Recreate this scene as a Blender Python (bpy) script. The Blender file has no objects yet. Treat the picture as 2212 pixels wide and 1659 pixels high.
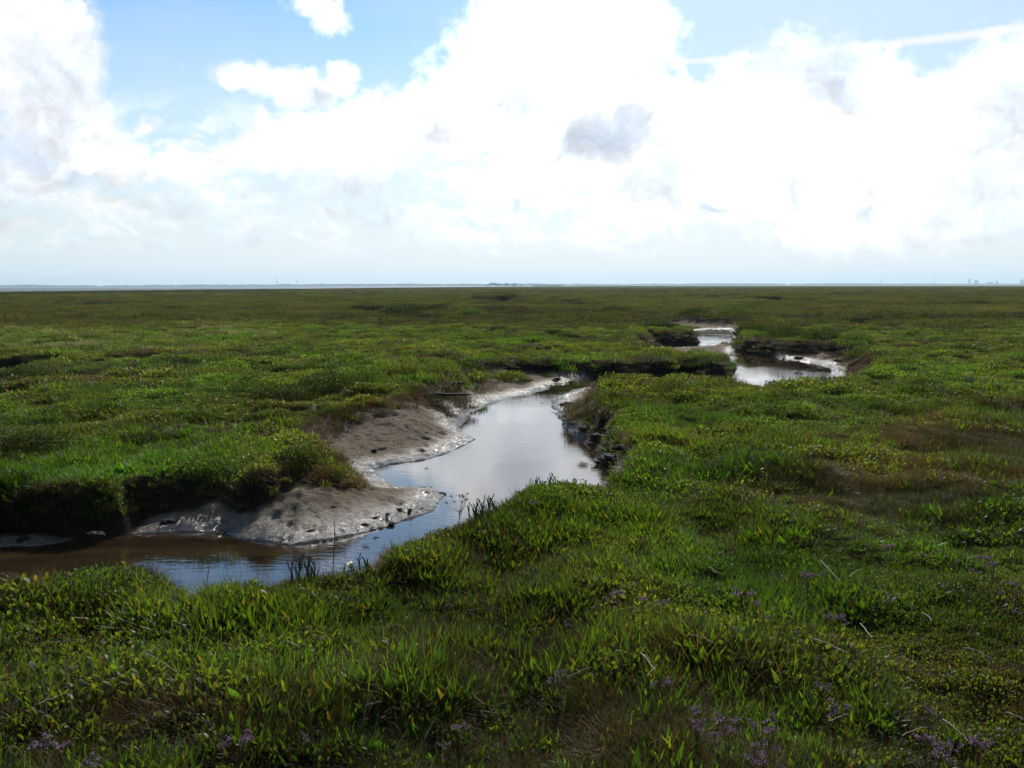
import bpy, math, random
import numpy as np
from mathutils import Matrix, Vector
random.seed(7)
RNG = np.random.default_rng(11)
R = math.radians
sc = bpy.context.scene
COL = sc.collection

# ------------------------------------------------------------------ camera
EYE = 1.65
PITCH = math.atan((829.5 - 616.3) / 2150.6)
ROLL = R(0.15)
cam_d = bpy.data.cameras.new('camera')
cam_d.sensor_width = 36.0
cam_d.lens = 35.0
cam_d.clip_start = 0.05
cam_d.clip_end = 40000.0
cam = bpy.data.objects.new('camera', cam_d)
COL.objects.link(cam)
FWD = Vector((0, math.cos(PITCH), -math.sin(PITCH)))
RIGHT0 = Vector((1, 0, 0))
UP0 = RIGHT0.cross(FWD)
RIGHT = RIGHT0 * math.cos(ROLL) - UP0 * math.sin(ROLL)
UP = UP0 * math.cos(ROLL) + RIGHT0 * math.sin(ROLL)
cam.matrix_world = Matrix(((RIGHT.x, UP.x, -FWD.x, 0), (RIGHT.y, UP.y, -FWD.y, 0),
                           (RIGHT.z, UP.z, -FWD.z, EYE), (0, 0, 0, 1)))
sc.camera = cam
FPX = 2212 * 35 / 36


def ray(px, py):
    return (RIGHT * ((px - 1106) / FPX) + UP * (-(py - 829.5) / FPX) + FWD)


def at(px, py, z=0.0):
    """where a spot of the photo lies on the level z"""
    d = ray(px, py)
    t = (z - EYE) / d.z
    return (d.x * t, d.y * t)


def azel(px, py):
    d = ray(px, py).normalized()
    return math.atan2(d.x, d.y), math.asin(d.z)


# ------------------------------------------------------------------ light
SUN_EL, SUN_AZ = R(37), R(6)          # azimuth from +Y towards +X
sun_d = bpy.data.lights.new('sun', 'SUN')
sun_d.energy = 5.0
sun_d.angle = R(0.5)
sun_d.color = (1.0, 0.95, 0.86)
sun = bpy.data.objects.new('sun', sun_d)
COL.objects.link(sun)
sdir = Vector((math.sin(SUN_AZ) * math.cos(SUN_EL), math.cos(SUN_AZ) * math.cos(SUN_EL), math.sin(SUN_EL)))
sun.rotation_euler = (-sdir).to_track_quat('-Z', 'Y').to_euler()
sun.location = sdir * 50

sc.view_settings.view_transform = 'Standard'
sc.view_settings.look = 'None'
sc.view_settings.exposure = 0.0
sc.view_settings.gamma = 1.0
sc.cycles.max_bounces = 5
sc.cycles.diffuse_bounces = 2
sc.cycles.glossy_bounces = 3
sc.cycles.transmission_bounces = 4
sc.cycles.sample_clamp_indirect = 6.0
sc.cycles.sample_clamp_direct = 12.0

SKY_STRENGTH = 0.10


class NT:
    """small helper for node trees"""
    def __init__(self, tree):
        self.t = tree

    def n(self, kind, **kw):
        node = self.t.nodes.new(kind)
        ins = kw.pop('ins', {})
        for k, v in kw.items():
            setattr(node, k, v)
        for k, v in ins.items():
            self.put(node, k, v)
        return node

    def put(self, node, k, v):
        s = node.inputs[k]
        if isinstance(v, bpy.types.NodeSocket):
            self.t.links.new(v, s)
        else:
            s.default_value = v

    def math(self, op, a, b=0.0, c=0.0, clamp=False):
        m = self.n('ShaderNodeMath', operation=op, use_clamp=clamp)
        self.put(m, 0, a); self.put(m, 1, b)
        if op in ('MULTIPLY_ADD', 'SMOOTH_MAX', 'SMOOTH_MIN'):
            self.put(m, 2, c)
        return m.outputs[0]

    def vmath(self, op, a, b=(0, 0, 0), scale=None):
        m = self.n('ShaderNodeVectorMath', operation=op)
        self.put(m, 0, a); self.put(m, 1, b)
        if scale is not None:
            self.put(m, 3, scale)
        return m.outputs[0] if op not in ('LENGTH', 'DOT_PRODUCT') else m.outputs[1]

    def noise(self, vec, scale, detail=4, rough=0.5, dist=0.0, dims='3D', out=0):
        m = self.n('ShaderNodeTexNoise', noise_dimensions=dims)
        self.put(m, 'Vector', vec)
        for k, v in (('Scale', scale), ('Detail', detail), ('Roughness', rough), ('Distortion', dist)):
            self.put(m, k, v)
        return m.outputs[out]

    def mapr(self, v, a, b, c=0.0, d=1.0, smooth=True):
        m = self.n('ShaderNodeMapRange', interpolation_type='SMOOTHSTEP' if smooth else 'LINEAR', clamp=True)
        for k, x in zip(('Value', 'From Min', 'From Max', 'To Min', 'To Max'), (v, a, b, c, d)):
            self.put(m, k, x)
        return m.outputs[0]

    def mix(self, f, a, b, blend='MIX'):
        m = self.n('ShaderNodeMix', data_type='RGBA', blend_type=blend)
        self.put(m, 0, f); self.put(m, 6, a); self.put(m, 7, b)
        return m.outputs[2]

    def ramp(self, f, stops):
        m = self.n('ShaderNodeValToRGB')
        self.put(m, 0, f)
        e = m.color_ramp.elements
        while len(e) < len(stops):
            e.new(0.5)
        for q, (p, c) in zip(e, stops):
            q.position = p
            q.color = (*c, 1)
        return m.outputs[0]


# ------------------------------------------------------------------ sky
world = bpy.data.worlds.new('World')
sc.world = world
world.use_nodes = True
world.cycles.sampling_method = 'MANUAL'
world.cycles.sample_map_resolution = 512
world.node_tree.nodes.clear()
W = NT(world.node_tree)
sky = W.n('ShaderNodeTexSky', sky_type='NISHITA', sun_disc=False)
sky.sun_elevation = SUN_EL
sky.sun_rotation = SUN_AZ
sky.altitude = 0
sky.air_density = 1.0
sky.dust_density = 0.35
sky.ozone_density = 1.5
tc = W.n('ShaderNodeTexCoord')
dirv = tc.outputs['Generated']
sep = W.n('ShaderNodeSeparateXYZ', ins={0: dirv})
az = W.math('ARCTAN2', sep.outputs[0], sep.outputs[1])
el = W.math('ARCSINE', sep.outputs[2])
uv = W.n('ShaderNodeCombineXYZ', ins={0: az, 1: el, 2: 0.0}).outputs[0]
# billowy warp of the sky coordinates
wn = W.noise(uv, 9.0, 3, 0.55, out=1)
warp = W.vmath('SCALE', W.vmath('SUBTRACT', wn, (0.5, 0.5, 0.5)), scale=0.075)
wn2 = W.noise(uv, 38.0, 3, 0.6, out=1)
warp2 = W.vmath('SCALE', W.vmath('SUBTRACT', wn2, (0.5, 0.5, 0.5)), scale=0.022)
uvw = W.vmath('ADD', W.vmath('ADD', uv, warp), warp2)
PXR = 1 / FPX


_rot = {}


def turned(vec, rot):
    """sky coordinates turned by rot degrees, made once per angle"""
    key = (vec.node.name, rot)
    if key not in _rot:
        c, s_ = math.cos(R(rot)), math.sin(R(rot))
        _rot[key] = vec if rot == 0 else W.n('ShaderNodeCombineXYZ', ins={0: W.vmath('DOT_PRODUCT', vec, (c, s_, 0)), 1: W.vmath('DOT_PRODUCT', vec, (-s_, c, 0)), 2: 0.0}).outputs[0]
    return _rot[key]


def blob(vec, px, py, rx, ry, amp, rot=0.0):
    a, e = azel(px, py)
    c, s_ = math.cos(R(rot)), math.sin(R(rot))
    a, e = a * c + e * s_, -a * s_ + e * c
    kx, ky = 1 / (rx * PXR), 1 / (ry * PXR)
    m = W.n('ShaderNodeVectorMath', operation='MULTIPLY_ADD')
    W.put(m, 0, turned(vec, rot)); W.put(m, 1, (kx, ky, 0)); W.put(m, 2, (-a * kx, -e * ky, 0))
    return W.math('MULTIPLY_ADD', W.vmath('LENGTH', m.outputs[0]), -amp, amp)


def union(blobs, vec):
    acc = None
    for b in blobs:
        v = blob(vec, *b)
        acc = v if acc is None else W.math('SMOOTH_MAX', acc, v, 0.12)
    return acc


CL = [(60, 130, 170, 190, 1), (150, 245, 130, 130, 1), (230, 330, 130, 70, .8), (30, 350, 160, 110, .9), (40, 390, 80, 45, .8),
      (690, 28, 105, 45, .7), (338, 262, 42, 34, .45), (412, 162, 22, 30, .3), (290, 270, 40, 20, .3),
      (540, 165, 75, 48, .75), (665, 200, 110, 58, .8), (735, 160, 50, 38, .7),
      (640, 320, 170, 85, 1, 15), (450, 350, 130, 48, .7, 12), (840, 300, 210, 115, 1, 25), (1010, 230, 190, 130, 1, 35),
      (1190, 110, 290, 230, 1, 20), (1350, 60, 160, 130, 1), (1410, 230, 130, 110, 1), (1240, 300, 330, 160, 1),
      (1690, 220, 220, 160, 1), (1620, 320, 250, 150, 1), (1850, 215, 140, 110, 1), (2170, 190, 190, 130, 1, 30),
      (2100, 330, 360, 170, 1), (1930, 360, 330, 160, 1), (1925, 125, 35, 20, .4), (1100, 410, 300, 50, .55),
      (1500, 430, 420, 110, .6), (2000, 450, 460, 120, .7), (330, 430, 260, 50, .35, 10), (780, 455, 200, 40, .35),
      (1010, 505, 420, 40, .3), (1000, 400, 160, 30, .4)]
d_shape = union(CL, uvw)
# general broken cloud, flattened towards the horizon, for the low sky and the sky outside the view
uvl = W.vmath('MULTIPLY', uvw, (1.0, 3.2, 1.0))
low = W.noise(uvl, 17.0, 5, 0.6)
lowband = W.math('MULTIPLY', W.mapr(el, R(1.0), R(3.0)), W.mapr(el, R(11), R(7.0)))
lowc = W.math('MULTIPLY', W.mapr(low, 0.40, 0.64), lowband)
hi = W.noise(dirv, 2.6, 3, 0.55)
out_view = W.math('MAXIMUM', W.mapr(el, R(17), R(26)), W.mapr(W.math('ABSOLUTE', az), R(31), R(45)))
hic = W.math('MULTIPLY', W.mapr(hi, 0.55, 0.66), out_view)
fine = W.noise(uv, 55.0, 4, 0.62)
mid = W.noise(uv, 17.0, 3, 0.6)
d_all = W.math('ADD', d_shape, W.math('MULTIPLY', W.math('SUBTRACT', fine, 0.5), 0.55))
d_all = W.math('ADD', d_all, W.math('MULTIPLY', W.math('SUBTRACT', mid, 0.5), 0.75))
c1 = W.mapr(d_all, 0.04, 0.46)
cover = W.math('MAXIMUM', W.math('MAXIMUM', c1, W.math('MULTIPLY', lowc, 0.85)), W.math('MULTIPLY', hic, 0.9), clamp=True)

# grey undersides and hollows of the clouds
GR = [(1320, 295, 150, 80, 1), (1290, 265, 120, 40, .6), (1435, 215, 55, 45, .45), (590, 395, 95, 36, .8, 15), (690, 215, 70, 60, .6, 40), (1085, 215, 60, 40, .3),
      (30, 315, 120, 50, 1.0), (180, 385, 70, 35, .6), (1000, 300, 150, 50, .25), (1790, 185, 70, 35, .4), (1880, 225, 55, 35, .3),
      (1110, 438, 36, 20, .35), (1520, 455, 36, 22, .6), (1880, 458, 50, 20, .5), (760, 470, 120, 36, .5),
      (360, 430, 90, 36, .5), (1700, 330, 60, 20, .4), (120, 260, 60, 80, .4), (820, 470, 60, 20, .45), (1010, 480, 50, 16, .4), (1240, 470, 50, 18, .4), (1650, 470, 50, 18, .2), (1200, 370, 120, 40, .2), (250, 400, 60, 24, .4), (500, 300, 60, 30, .3), (860, 330, 60, 34, .4)]
g_shape = union(GR, uvw)
gf = W.noise(uvw, 17.0, 4, 0.58)
grey = W.mapr(W.math('ADD', g_shape, W.math('MULTIPLY', W.math('SUBTRACT', gf, 0.5), 1.5)), -0.12, 1.05)
relief = W.math('SUBTRACT', W.noise(uvw, 15.0, 4, 0.6), W.noise(W.vmath('ADD', uvw, (0.004, 0.012, 0)), 15.0, 4, 0.6))
lit = W.math('MULTIPLY', relief, 1.5)
# bright towards the sun, duller away from it
sd = W.vmath('DOT_PRODUCT', dirv, tuple(sdir))
glow = W.mapr(sd, 0.55, 0.97, 0.0, 1.0)
back = W.mapr(sd, -0.1, 0.76, 0.13, 1.0)
boost = W.math('MULTIPLY', W.math('MULTIPLY', W.math('POWER', glow, 3.0), 8.0), W.mapr(grey, 0.0, 0.55, 1.0, 0.0))
soft_ = W.mapr(W.noise(uvw, 7.5, 4, 0.55), 0.42, 0.70)
boost = W.math('MULTIPLY', boost, W.math('SUBTRACT', 1.0, W.math('MULTIPLY', soft_, 0.9)))
bright = W.math('SUBTRACT', W.math('ADD', boost, 9.5), W.math('MULTIPLY', soft_, 0.95))
bright = W.math('MULTIPLY', W.math('SUBTRACT', bright, W.math('MULTIPLY', grey, 1.6)), back)
bright = W.math('MULTIPLY', bright, W.math('ADD', 1.0, lit))
ctint = W.mix(W.math('MAXIMUM', grey, W.math('MULTIPLY', soft_, 0.7)), (1.0, 1.0, 0.998, 1), (0.85, 0.985, 1.18, 1))
ccol = W.vmath('SCALE', ctint, scale=bright)
# thin high veil and two contrails
veil = W.mapr(W.noise(W.vmath('MULTIPLY', uv, (1, 3, 1)), 5.0, 3, 0.5), 0.35, 0.8, 0.0, 0.35)


def trail(p0, p1, w0, w1):
    a0, e0 = azel(*p0); a1, e1 = azel(*p1)
    L = math.hypot(a1 - a0, e1 - e0); ux, uy = (a1 - a0) / L, (e1 - e0) / L
    d = W.vmath('SUBTRACT', uv, (a0, e0, 0))
    s = W.math('DIVIDE', W.vmath('DOT_PRODUCT', d, (ux, uy, 0)), L)
    c = W.math('ABSOLUTE', W.vmath('DOT_PRODUCT', d, (-uy, ux, 0)))
    wd = W.math('ADD', w0 * PXR, W.math('MULTIPLY', s, (w1 - w0) * PXR))
    t = W.mapr(W.math('DIVIDE', c, wd), 1.0, 0.1)
    return W.math('MULTIPLY', t, W.math('MULTIPLY', W.mapr(s, -0.02, 0.04), W.mapr(s, 1.03, 0.97)))


tr = W.math('MAXIMUM', trail((1440, 136), (2260, 54), 9, 14), trail((1470, 190), (1640, 166), 7, 9))
skyc = sky.outputs[0]
# the clear sky is bright and pale near the sun's side, deeper behind the camera
haze_w = W.math('MAXIMUM', W.mapr(el, R(15), R(1), 0.0, 1.0, smooth=False), W.mapr(az, R(-12), R(14), 0.0, 0.45))
pale = W.mix(glow, (7.5, 8.45, 9.0, 1), (9.75, 9.85, 9.9, 1))
skyt = W.mix(haze_w, W.vmath('MULTIPLY', skyc, (0.70, 1.02, 1.26)), W.vmath('SCALE', pale, scale=back))
skyt = W.mix(W.math('MULTIPLY', veil, 0.6), skyt, W.vmath('SCALE', (0.9, 0.96, 1.0), scale=W.math('MULTIPLY', 9.0, back)))
skyt = W.mix(W.math('MULTIPLY', tr, 0.85), skyt, W.vmath('SCALE', (0.97, 0.99, 1.0), scale=10.0))
cloud_fade = W.mapr(el, R(0.2), R(2.6), 0.1, 1.0)
final = W.mix(W.math('MULTIPLY', cover, cloud_fade), skyt, ccol)
bg = W.n('ShaderNodeBackground', ins={0: final, 1: SKY_STRENGTH})
wo = W.n('ShaderNodeOutputWorld', ins={0: bg.outputs[0]})

# ------------------------------------------------------------------ helpers


def tag(o, label=None, cat=None, group=None, kind=None):
    if label: o['label'] = label
    if cat: o['category'] = cat
    if group: o['group'] = group
    if kind: o['kind'] = kind
    return o


def mesh_of(name, v, f, smooth=True):
    """v (N,3) array, f (M,4) or (M,3) array -> mesh data"""
    v = np.ascontiguousarray(v, np.float32); f = np.ascontiguousarray(f, np.int32)
    m = bpy.data.meshes.new(name)
    k = f.shape[1]
    m.vertices.add(len(v)); m.vertices.foreach_set('co', v.ravel())
    m.loops.add(f.size); m.loops.foreach_set('vertex_index', f.ravel())
    m.polygons.add(len(f))
    m.polygons.foreach_set('loop_start', np.arange(0, f.size, k, dtype=np.int32))
    m.polygons.foreach_set('use_smooth', np.full(len(f), smooth))
    m.update(calc_edges=True)
    return m


def attr(m, name, kind, data, domain='POINT'):
    a = m.attributes.new(name, kind, domain)
    key = {'FLOAT': 'value', 'INT': 'value', 'FLOAT_VECTOR': 'vector', 'FLOAT_COLOR': 'color'}[kind]
    a.data.foreach_set(key, np.ascontiguousarray(data, np.int32 if kind == 'INT' else np.float32).ravel())


def obj(name, m, mat=None, parent=None, loc=None):
    o = bpy.data.objects.new(name, m)
    COL.objects.link(o)
    if mat and not m.materials: m.materials.append(mat)
    if parent: o.parent = parent
    if loc is not None: o.location = loc
    return o


def empty(name, loc, rz=0.0):
    o = bpy.data.objects.new(name, None)
    o.empty_display_size = 0.1
    COL.objects.link(o)
    o.location = loc; o.rotation_euler = (0, 0, rz)
    return o


def copy_tree(o, parent=None):
    c = o.copy(); COL.objects.link(c)
    if parent: c.parent = parent
    for ch in list(o.children): copy_tree(ch, c)
    return c


def _h(ix, iy, seed):
    n = (ix.astype(np.int64) * 374761393 + iy.astype(np.int64) * 668265263 + seed * 974634217) & 0x7fffffff
    n = ((n ^ (n >> 13)) * 1274126177) & 0x7fffffff
    n = n ^ (n >> 16)
    return (n & 0xffff) / 65535.0


def vnoise(x, y, seed=0):
    ix = np.floor(x); iy = np.floor(y)
    fx = x - ix; fy = y - iy
    fx = fx * fx * fx * (fx * (fx * 6 - 15) + 10); fy = fy * fy * fy * (fy * (fy * 6 - 15) + 10)
    a = _h(ix, iy, seed); b = _h(ix + 1, iy, seed); c = _h(ix, iy + 1, seed); d = _h(ix + 1, iy + 1, seed)
    return (a + (b - a) * fx) + ((c + (d - c) * fx) - (a + (b - a) * fx)) * fy


def fbm(x, y, scale, octs=4, seed=0, gain=0.5):
    """-1..1"""
    s = 0; amp = 1; tot = 0; x = x / scale; y = y / scale
    for k in range(octs):
        s = s + amp * (vnoise(x, y, seed + k * 17) * 2 - 1); tot += amp
        amp *= gain; x = x * 2.03 + 13.7; y = y * 2.03 - 7.1
    return s / tot


def sstep(a, b, x):
    t = np.clip((x - a) / (b - a), 0, 1)
    return t * t * (3 - 2 * t)


def sdist(x, y, poly):
    """signed distance to a polygon, positive inside"""
    shp = x.shape; x = x.ravel(); y = y.ravel()
    d2 = np.full(x.shape, 1e18); ins = np.zeros(x.shape, bool)
    n = len(poly)
    for i in range(n):
        x0, y0 = poly[i]; x1, y1 = poly[(i + 1) % n]
        ex, ey = x1 - x0, y1 - y0
        t = np.clip(((x - x0) * ex + (y - y0) * ey) / (ex * ex + ey * ey + 1e-12), 0, 1)
        d2 = np.minimum(d2, (x - x0 - t * ex) ** 2 + (y - y0 - t * ey) ** 2)
        if y0 != y1:
            c = ((y0 > y) != (y1 > y)) & (x < ex * (y - y0) / (ey) + x0)
            ins ^= c
    d = np.sqrt(d2)
    return np.where(ins, d, -d).reshape(shp)


# ------------------------------------------------------------------ the lie of the land
WATER = -0.36
# edge of the turf round the creek, near side then far side
NEAR = [(-400, 1330), (0, 1250), (120, 1224), (260, 1212), (360, 1246), (420, 1274), (500, 1282), (590, 1272), (660, 1246), (800, 1232), (860, 1186),
        (960, 1152), (1060, 1116), (1105, 1090), (1190, 1068), (1300, 1044), (1352, 1018), (1388, 985), (1380, 950), (1352, 920), (1340, 890),
        (1312, 866), (1290, 842), (1300, 828), (1400, 812), (1500, 812), (1590, 824), (1650, 826), (1700, 812), (1780, 806), (1840, 800), (1890, 788)]
FAR = [(1890, 770), (1850, 752), (1760, 742), (1700, 740), (1640, 734), (1606, 728), (1610, 718), (1650, 709), (1680, 699),
       (1660, 690), (1560, 689), (1460, 687), (1380, 684), (1290, 682), (1284, 692), (1380, 697), (1440, 704), (1490, 716),
       (1470, 722), (1400, 716), (1375, 722), (1360, 732), (1395, 745), (1480, 750), (1535, 752), (1560, 762), (1566, 776),
       (1545, 779), (1500, 777), (1400, 784), (1300, 790), (1200, 790), (1100, 790), (1010, 798), (965, 812), (940, 838), (930, 846),
       (890, 862), (790, 878), (685, 896), (640, 918), (640, 946), (680, 988), (716, 1006), (722, 1020), (700, 1032), (660, 1020), (610, 1026),
       (565, 1044), (500, 1026), (390, 1042), (250, 1056), (234, 1072), (120, 1070), (0, 1076), (-400, 1096)]
CHAN = [at(px, py, 0.12 if px < 1580 else 0.16) for px, py in NEAR] + [at(px, py, 0.18 if 1380 < px < 1570 and 744 < py < 770 else (-0.06 if px < 760 and py > 985 else -0.09 if (960 < px < 1570 and 770 < py < 812) else 0.02)) for px, py in FAR]
WPOLY1 = [(-500, 1222), (-100, 1186), (0, 1180), (84, 1180), (187, 1160), (234, 1159), (368, 1152), (468, 1150), (535, 1169), (584, 1172), (624, 1180), (703, 1168), (822, 1145), (885, 1121), (937, 1105),
          (966, 1067), (929, 1055), (857, 1053), (826, 1034), (806, 1014), (822, 1006), (921, 994), (980, 974), (1028, 949), (996, 935), (984, 918), (1004, 895),
          (1051, 875), (1115, 857), (1186, 841), (1190, 832), (1240, 824), (1300, 812), (1400, 804), (1500, 798), (1560, 796), (1581, 800),
          (1592, 780), (1588, 748), (1566, 733), (1520, 750), (1410, 754), (1385, 747), (1392, 738), (1430, 728), (1470, 724), (1492, 716), (1540, 711), (1574, 711), (1583, 734), (1606, 751), (1656, 766), (1731, 781), (1790, 792), (1800, 812), (1700, 840), (1600, 850),
          (1500, 836), (1400, 832), (1300, 836), (1250, 838), (1205, 856), (1192, 880), (1226, 906), (1242, 934), (1289, 961), (1301, 982), (1290, 1000), (1320, 1030), (1250, 1080), (1120, 1130),
          (1000, 1180), (900, 1240), (700, 1290), (400, 1320), (-500, 1400)]
WPOLY = [at(px, py, WATER) for px, py in WPOLY1]
# further off: hollows and steps, each (left px, right px, py of the dark lip, depth, run of the near slope)
DIPS = [(760, 990, 684, .48, 13), (1012, 1134, 643, .7, 46), (1030, 1125, 658, .6, 30), (1200, 1285, 668, .55, 18),
        (1560, 1700, 655, .45, 26), (-300, 135, 812, .34, 3.2), (150, 330, 662, .18, 20), (480, 620, 645, .3, 40), (1720, 1900, 700, .16, 8), (1000, 1110, 685, .25, 9)]


LIM = ([-60, -27, -14, -4, 6, 14, 27, 60], [260, 300, 470, 1000, 1900, 1500, 1000, 800])


def terrain(x, y):
    """height, mud mask, turf-edge distance"""
    x = np.asarray(x, float); y = np.asarray(y, float)
    z = 0.05 * fbm(x, y, 4.0, 3, 3) + 0.11 * fbm(x, y, 0.7, 3, 5) + 0.14 * np.clip(fbm(x * 0.6, y, 5.5, 3, 6), 0, 1) * sstep(10, 25, y) * (0.35 + 0.65 * sstep(34, 60, y)) + 0.14 * fbm(x, y, 60, 3, 8) * sstep(20, 120, y)
    cover = np.ones_like(z); peat = np.zeros_like(z)
    for (l, r, py, dep, run) in DIPS:
        a = at(l, py, -dep); b = at(r, py, -dep)
        ym = (a[1] + b[1]) / 2
        wob = fbm(x, y, 0.05 * ym + 0.6, 3, int(l) + 900) * 0.02 * ym
        e = sstep(a[0], a[0] + 0.12 * (b[0] - a[0]), x + wob) * sstep(b[0], b[0] - 0.12 * (b[0] - a[0]), x + wob)
        yy = y - ym + wob * 1.6
        prof = np.where(yy < 0, sstep(-run, -run * 0.15, yy), 1 - sstep(0.0, 0.25 + 0.006 * ym, yy))
        z = z - dep * e * prof
        if ym > 50: z = z + 0.75 * dep * e * sstep(-0.3, 0.3, yy) * np.exp(-np.clip(yy, 0, None) / (0.16 * ym))
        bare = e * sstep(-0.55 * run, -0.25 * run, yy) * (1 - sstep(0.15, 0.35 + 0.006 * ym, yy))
        cover = np.minimum(cover, 1 - e * sstep(-0.55 * run, -0.25 * run, yy) * (1 - sstep(0.8, 1.1, yy)) * 1.2); peat = np.maximum(peat, sstep(0.3, 0.6, bare))  # bare hollows and their walls also get the painted shade
    near = (y < 62) & (y > 2) & (x > -14) & (x < 26)
    mud = np.zeros_like(z); edge = np.full_like(z, 9.0); sw_all = np.full_like(z, 9.0)
    if near.any():
        xn, yn = x[near], y[near]
        far = sstep(12, 30, yn)
        wx = (0.10 + 0.14 * far) * fbm(xn, yn, 0.55 + 0.6 * (yn > 13), 4, 21) * (1 + 0.8 * far); wy = 0.08 * fbm(xn, yn, 0.5, 4, 22) * (1 + 0.8 * far)
        sd = sdist(xn + wx, yn + wy, CHAN)
        sw = -sdist(xn + wx * 0.35, yn + wy * 0.35, WPOLY)      # positive on dry mud
        zb = z[near]
        dry = np.clip(sw, 0, None)
        fl = np.where(sw > 0, WATER + 0.004 + 0.12 * (1 - np.exp(-dry / 0.9)), WATER - np.minimum(0.03 + 0.5 * (-sw), 0.16))
        mx, my = at(870, 895, -0.1)
        g = np.exp(-(((xn - mx) / 0.85) ** 2 + ((yn - my) / 1.0) ** 2))
        fl = fl + np.where(sw > 0, 0.23 * g * (1 - (1 - np.clip(sw / 0.8, 0, 1)) ** 2), 0)
        mx, my = at(610, 1085, -0.2)
        g = np.exp(-(((xn - mx) / 1.25) ** 2 + ((yn - my) / 0.9) ** 2))
        fl = fl + np.where(sw > 0, 0.22 * g * np.clip(sw / 0.7, 0, 1), 0)
        soft = np.exp(-(((xn - at(800, 890, 0)[0]) / 1.1) ** 2 + ((yn - at(800, 890, 0)[1]) / 1.4) ** 2)) * (xn < at(960, 870, 0)[0] + 0.3)
        rough = np.where(sw > -0.05, 1, 0.3)
        fl = fl + np.where(sw > 0.03, 0.018 * fbm(xn, yn, 0.075, 2, 35) - 0.07 * np.clip(fbm(xn, yn, 0.12, 3, 36) - 0.22, 0, 1), 0) + rough * (0.013 * fbm(xn, yn, 0.16, 4, 31, 0.6) + 0.016 * np.clip(fbm(xn, yn, 0.35, 3, 33), 0, 1))
        apron = sstep(11, 14, yn) * np.exp(-(np.clip(sd, 0, None) / 0.75) ** 2) * np.clip(0.55 + 0.9 * fbm(xn, yn, 0.55, 4, 44), 0, 1.3)
        fl = fl + np.where(sw > -0.1, 0.19 * apron, 0)
        # cattle-trodden, lumpy foot on the right of the pool
        px_, py_ = at(1290, 930, -0.3)
        lump = np.exp(-(((xn - px_) / 0.9) ** 2 + ((yn - py_) / 3.0) ** 2))
        fl = fl + 0.11 * lump * np.clip(fbm(xn, yn, 0.3, 3, 41) + 0.15, 0, 1)
        gx, gy = at(330, 1035, -0.08); hx_, hy_ = at(1300, 783, -0.08)
        zb = zb - 0.08 * np.exp(-((xn - gx) / 3.2) ** 4 - ((yn - gy) / 1.5) ** 2) - 0.11 * np.exp(-((xn - hx_) / 3.2) ** 4 - ((yn - hy_) / 2.2) ** 2)
        w = 0.20 + 0.14 * (fbm(xn, yn, 0.7, 2, 51)) + 0.25 * far + 0.35 * soft
        lip = 0.05 * np.exp(-((sd + 0.12) / 0.25) ** 2)
        t = sstep(0.0, 1.0, sd / w)
        zz = (zb + lip) * (1 - t) + fl * t
        zz = zz + 0.03 * fbm(xn, yn, 0.22, 3, 61) * np.exp(-((t - 0.5) / 0.35) ** 2)
        z[near] = zz
        peat[near] = sstep(0.0, 0.05, sd) * (1 - sstep(w * 0.9, w * 1.4, sd)) * (1 - sstep(0.15, 0.5, soft))  # mask of the steep banks whose shade is put into the soil colour
        mud[near] = sstep(0.02, 0.10, sd); edge[near] = -sd; sw_all[near] = sw
    # a pool of wet mud behind the grassy tongue
    hx, hy = at(625, 890, 0)
    e = ((x - hx) / 0.52 + 0.4 * fbm(x, y, 0.5, 3, 77)) ** 2 + ((y - hy) / 0.42) ** 2
    hole = 1 - sstep(0.5, 1.15, e)
    z = z - 0.16 * hole; mud = np.maximum(mud, 1 - sstep(0.55, 0.8, e)); cover = cover * (1 - (1 - sstep(0.6, 1.3, e)) * 0.95)
    sw_all = np.where(e < 1, 0.02, sw_all)
    edge = np.where(e < 1, -0.1, edge)
    # outer edge of the marsh
    a = np.degrees(np.arctan2(x, y))
    lim = np.interp(a, LIM[0], LIM[1])
    dd = np.hypot(x, y) / lim
    z = z * (1 - sstep(0.55, 0.95, dd)) - 1.3 * sstep(1.0, 1.06, dd)
    z = z + 0.0 * a
    flat = sstep(1.0, 1.04, dd)
    return z, mud, edge, cover, flat, sw_all, peat


def rows():
    d = [-3.0, -1.5, 0.0, 1.0]
    while d[-1] < 2.4: d.append(d[-1] + 0.08)
    while d[-1] < 13.5: d.append(d[-1] + 0.024)
    while d[-1] < 60: d.append(d[-1] * 1.0045 if d[-1] < 35 else d[-1] * 1.008)
    while d[-1] < 400: d.append(d[-1] * 1.012)
    while d[-1] < 7600: d.append(d[-1] * 1.035)
    return np.array(d)


RW = rows()
s_ = np.linspace(-1, 1, 821)
s_ = 0.55 * s_ + 0.45 * s_ ** 3
WD = 5 + 0.95 * np.clip(RW, 0, None)
GX = s_[None, :] * WD[:, None]
GY = np.repeat(RW[:, None], len(s_), 1)
gz, gmud, gedge, gcov, gflat, gsw, gwall_shade = terrain(GX.ravel(), GY.ravel())
nr, nc = GX.shape
idx = np.arange(nr * nc).reshape(nr, nc)
faces = np.stack([idx[:-1, :-1].ravel(), idx[:-1, 1:].ravel(), idx[1:, 1:].ravel(), idx[1:, :-1].ravel()], 1)
gm = mesh_of('ground', np.stack([GX.ravel(), GY.ravel(), gz], 1), faces)
attr(gm, 'mud', 'FLOAT', gmud)
attr(gm, 'flat', 'FLOAT', gflat)
attr(gm, 'peat', 'FLOAT', gwall_shade)


def rim(x, y):
    """share of the way to the outer edge of the marsh, and bearing in degrees"""
    a = np.degrees(np.arctan2(x, y))
    return np.hypot(x, y) / np.interp(a, LIM[0], LIM[1]), a


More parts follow.
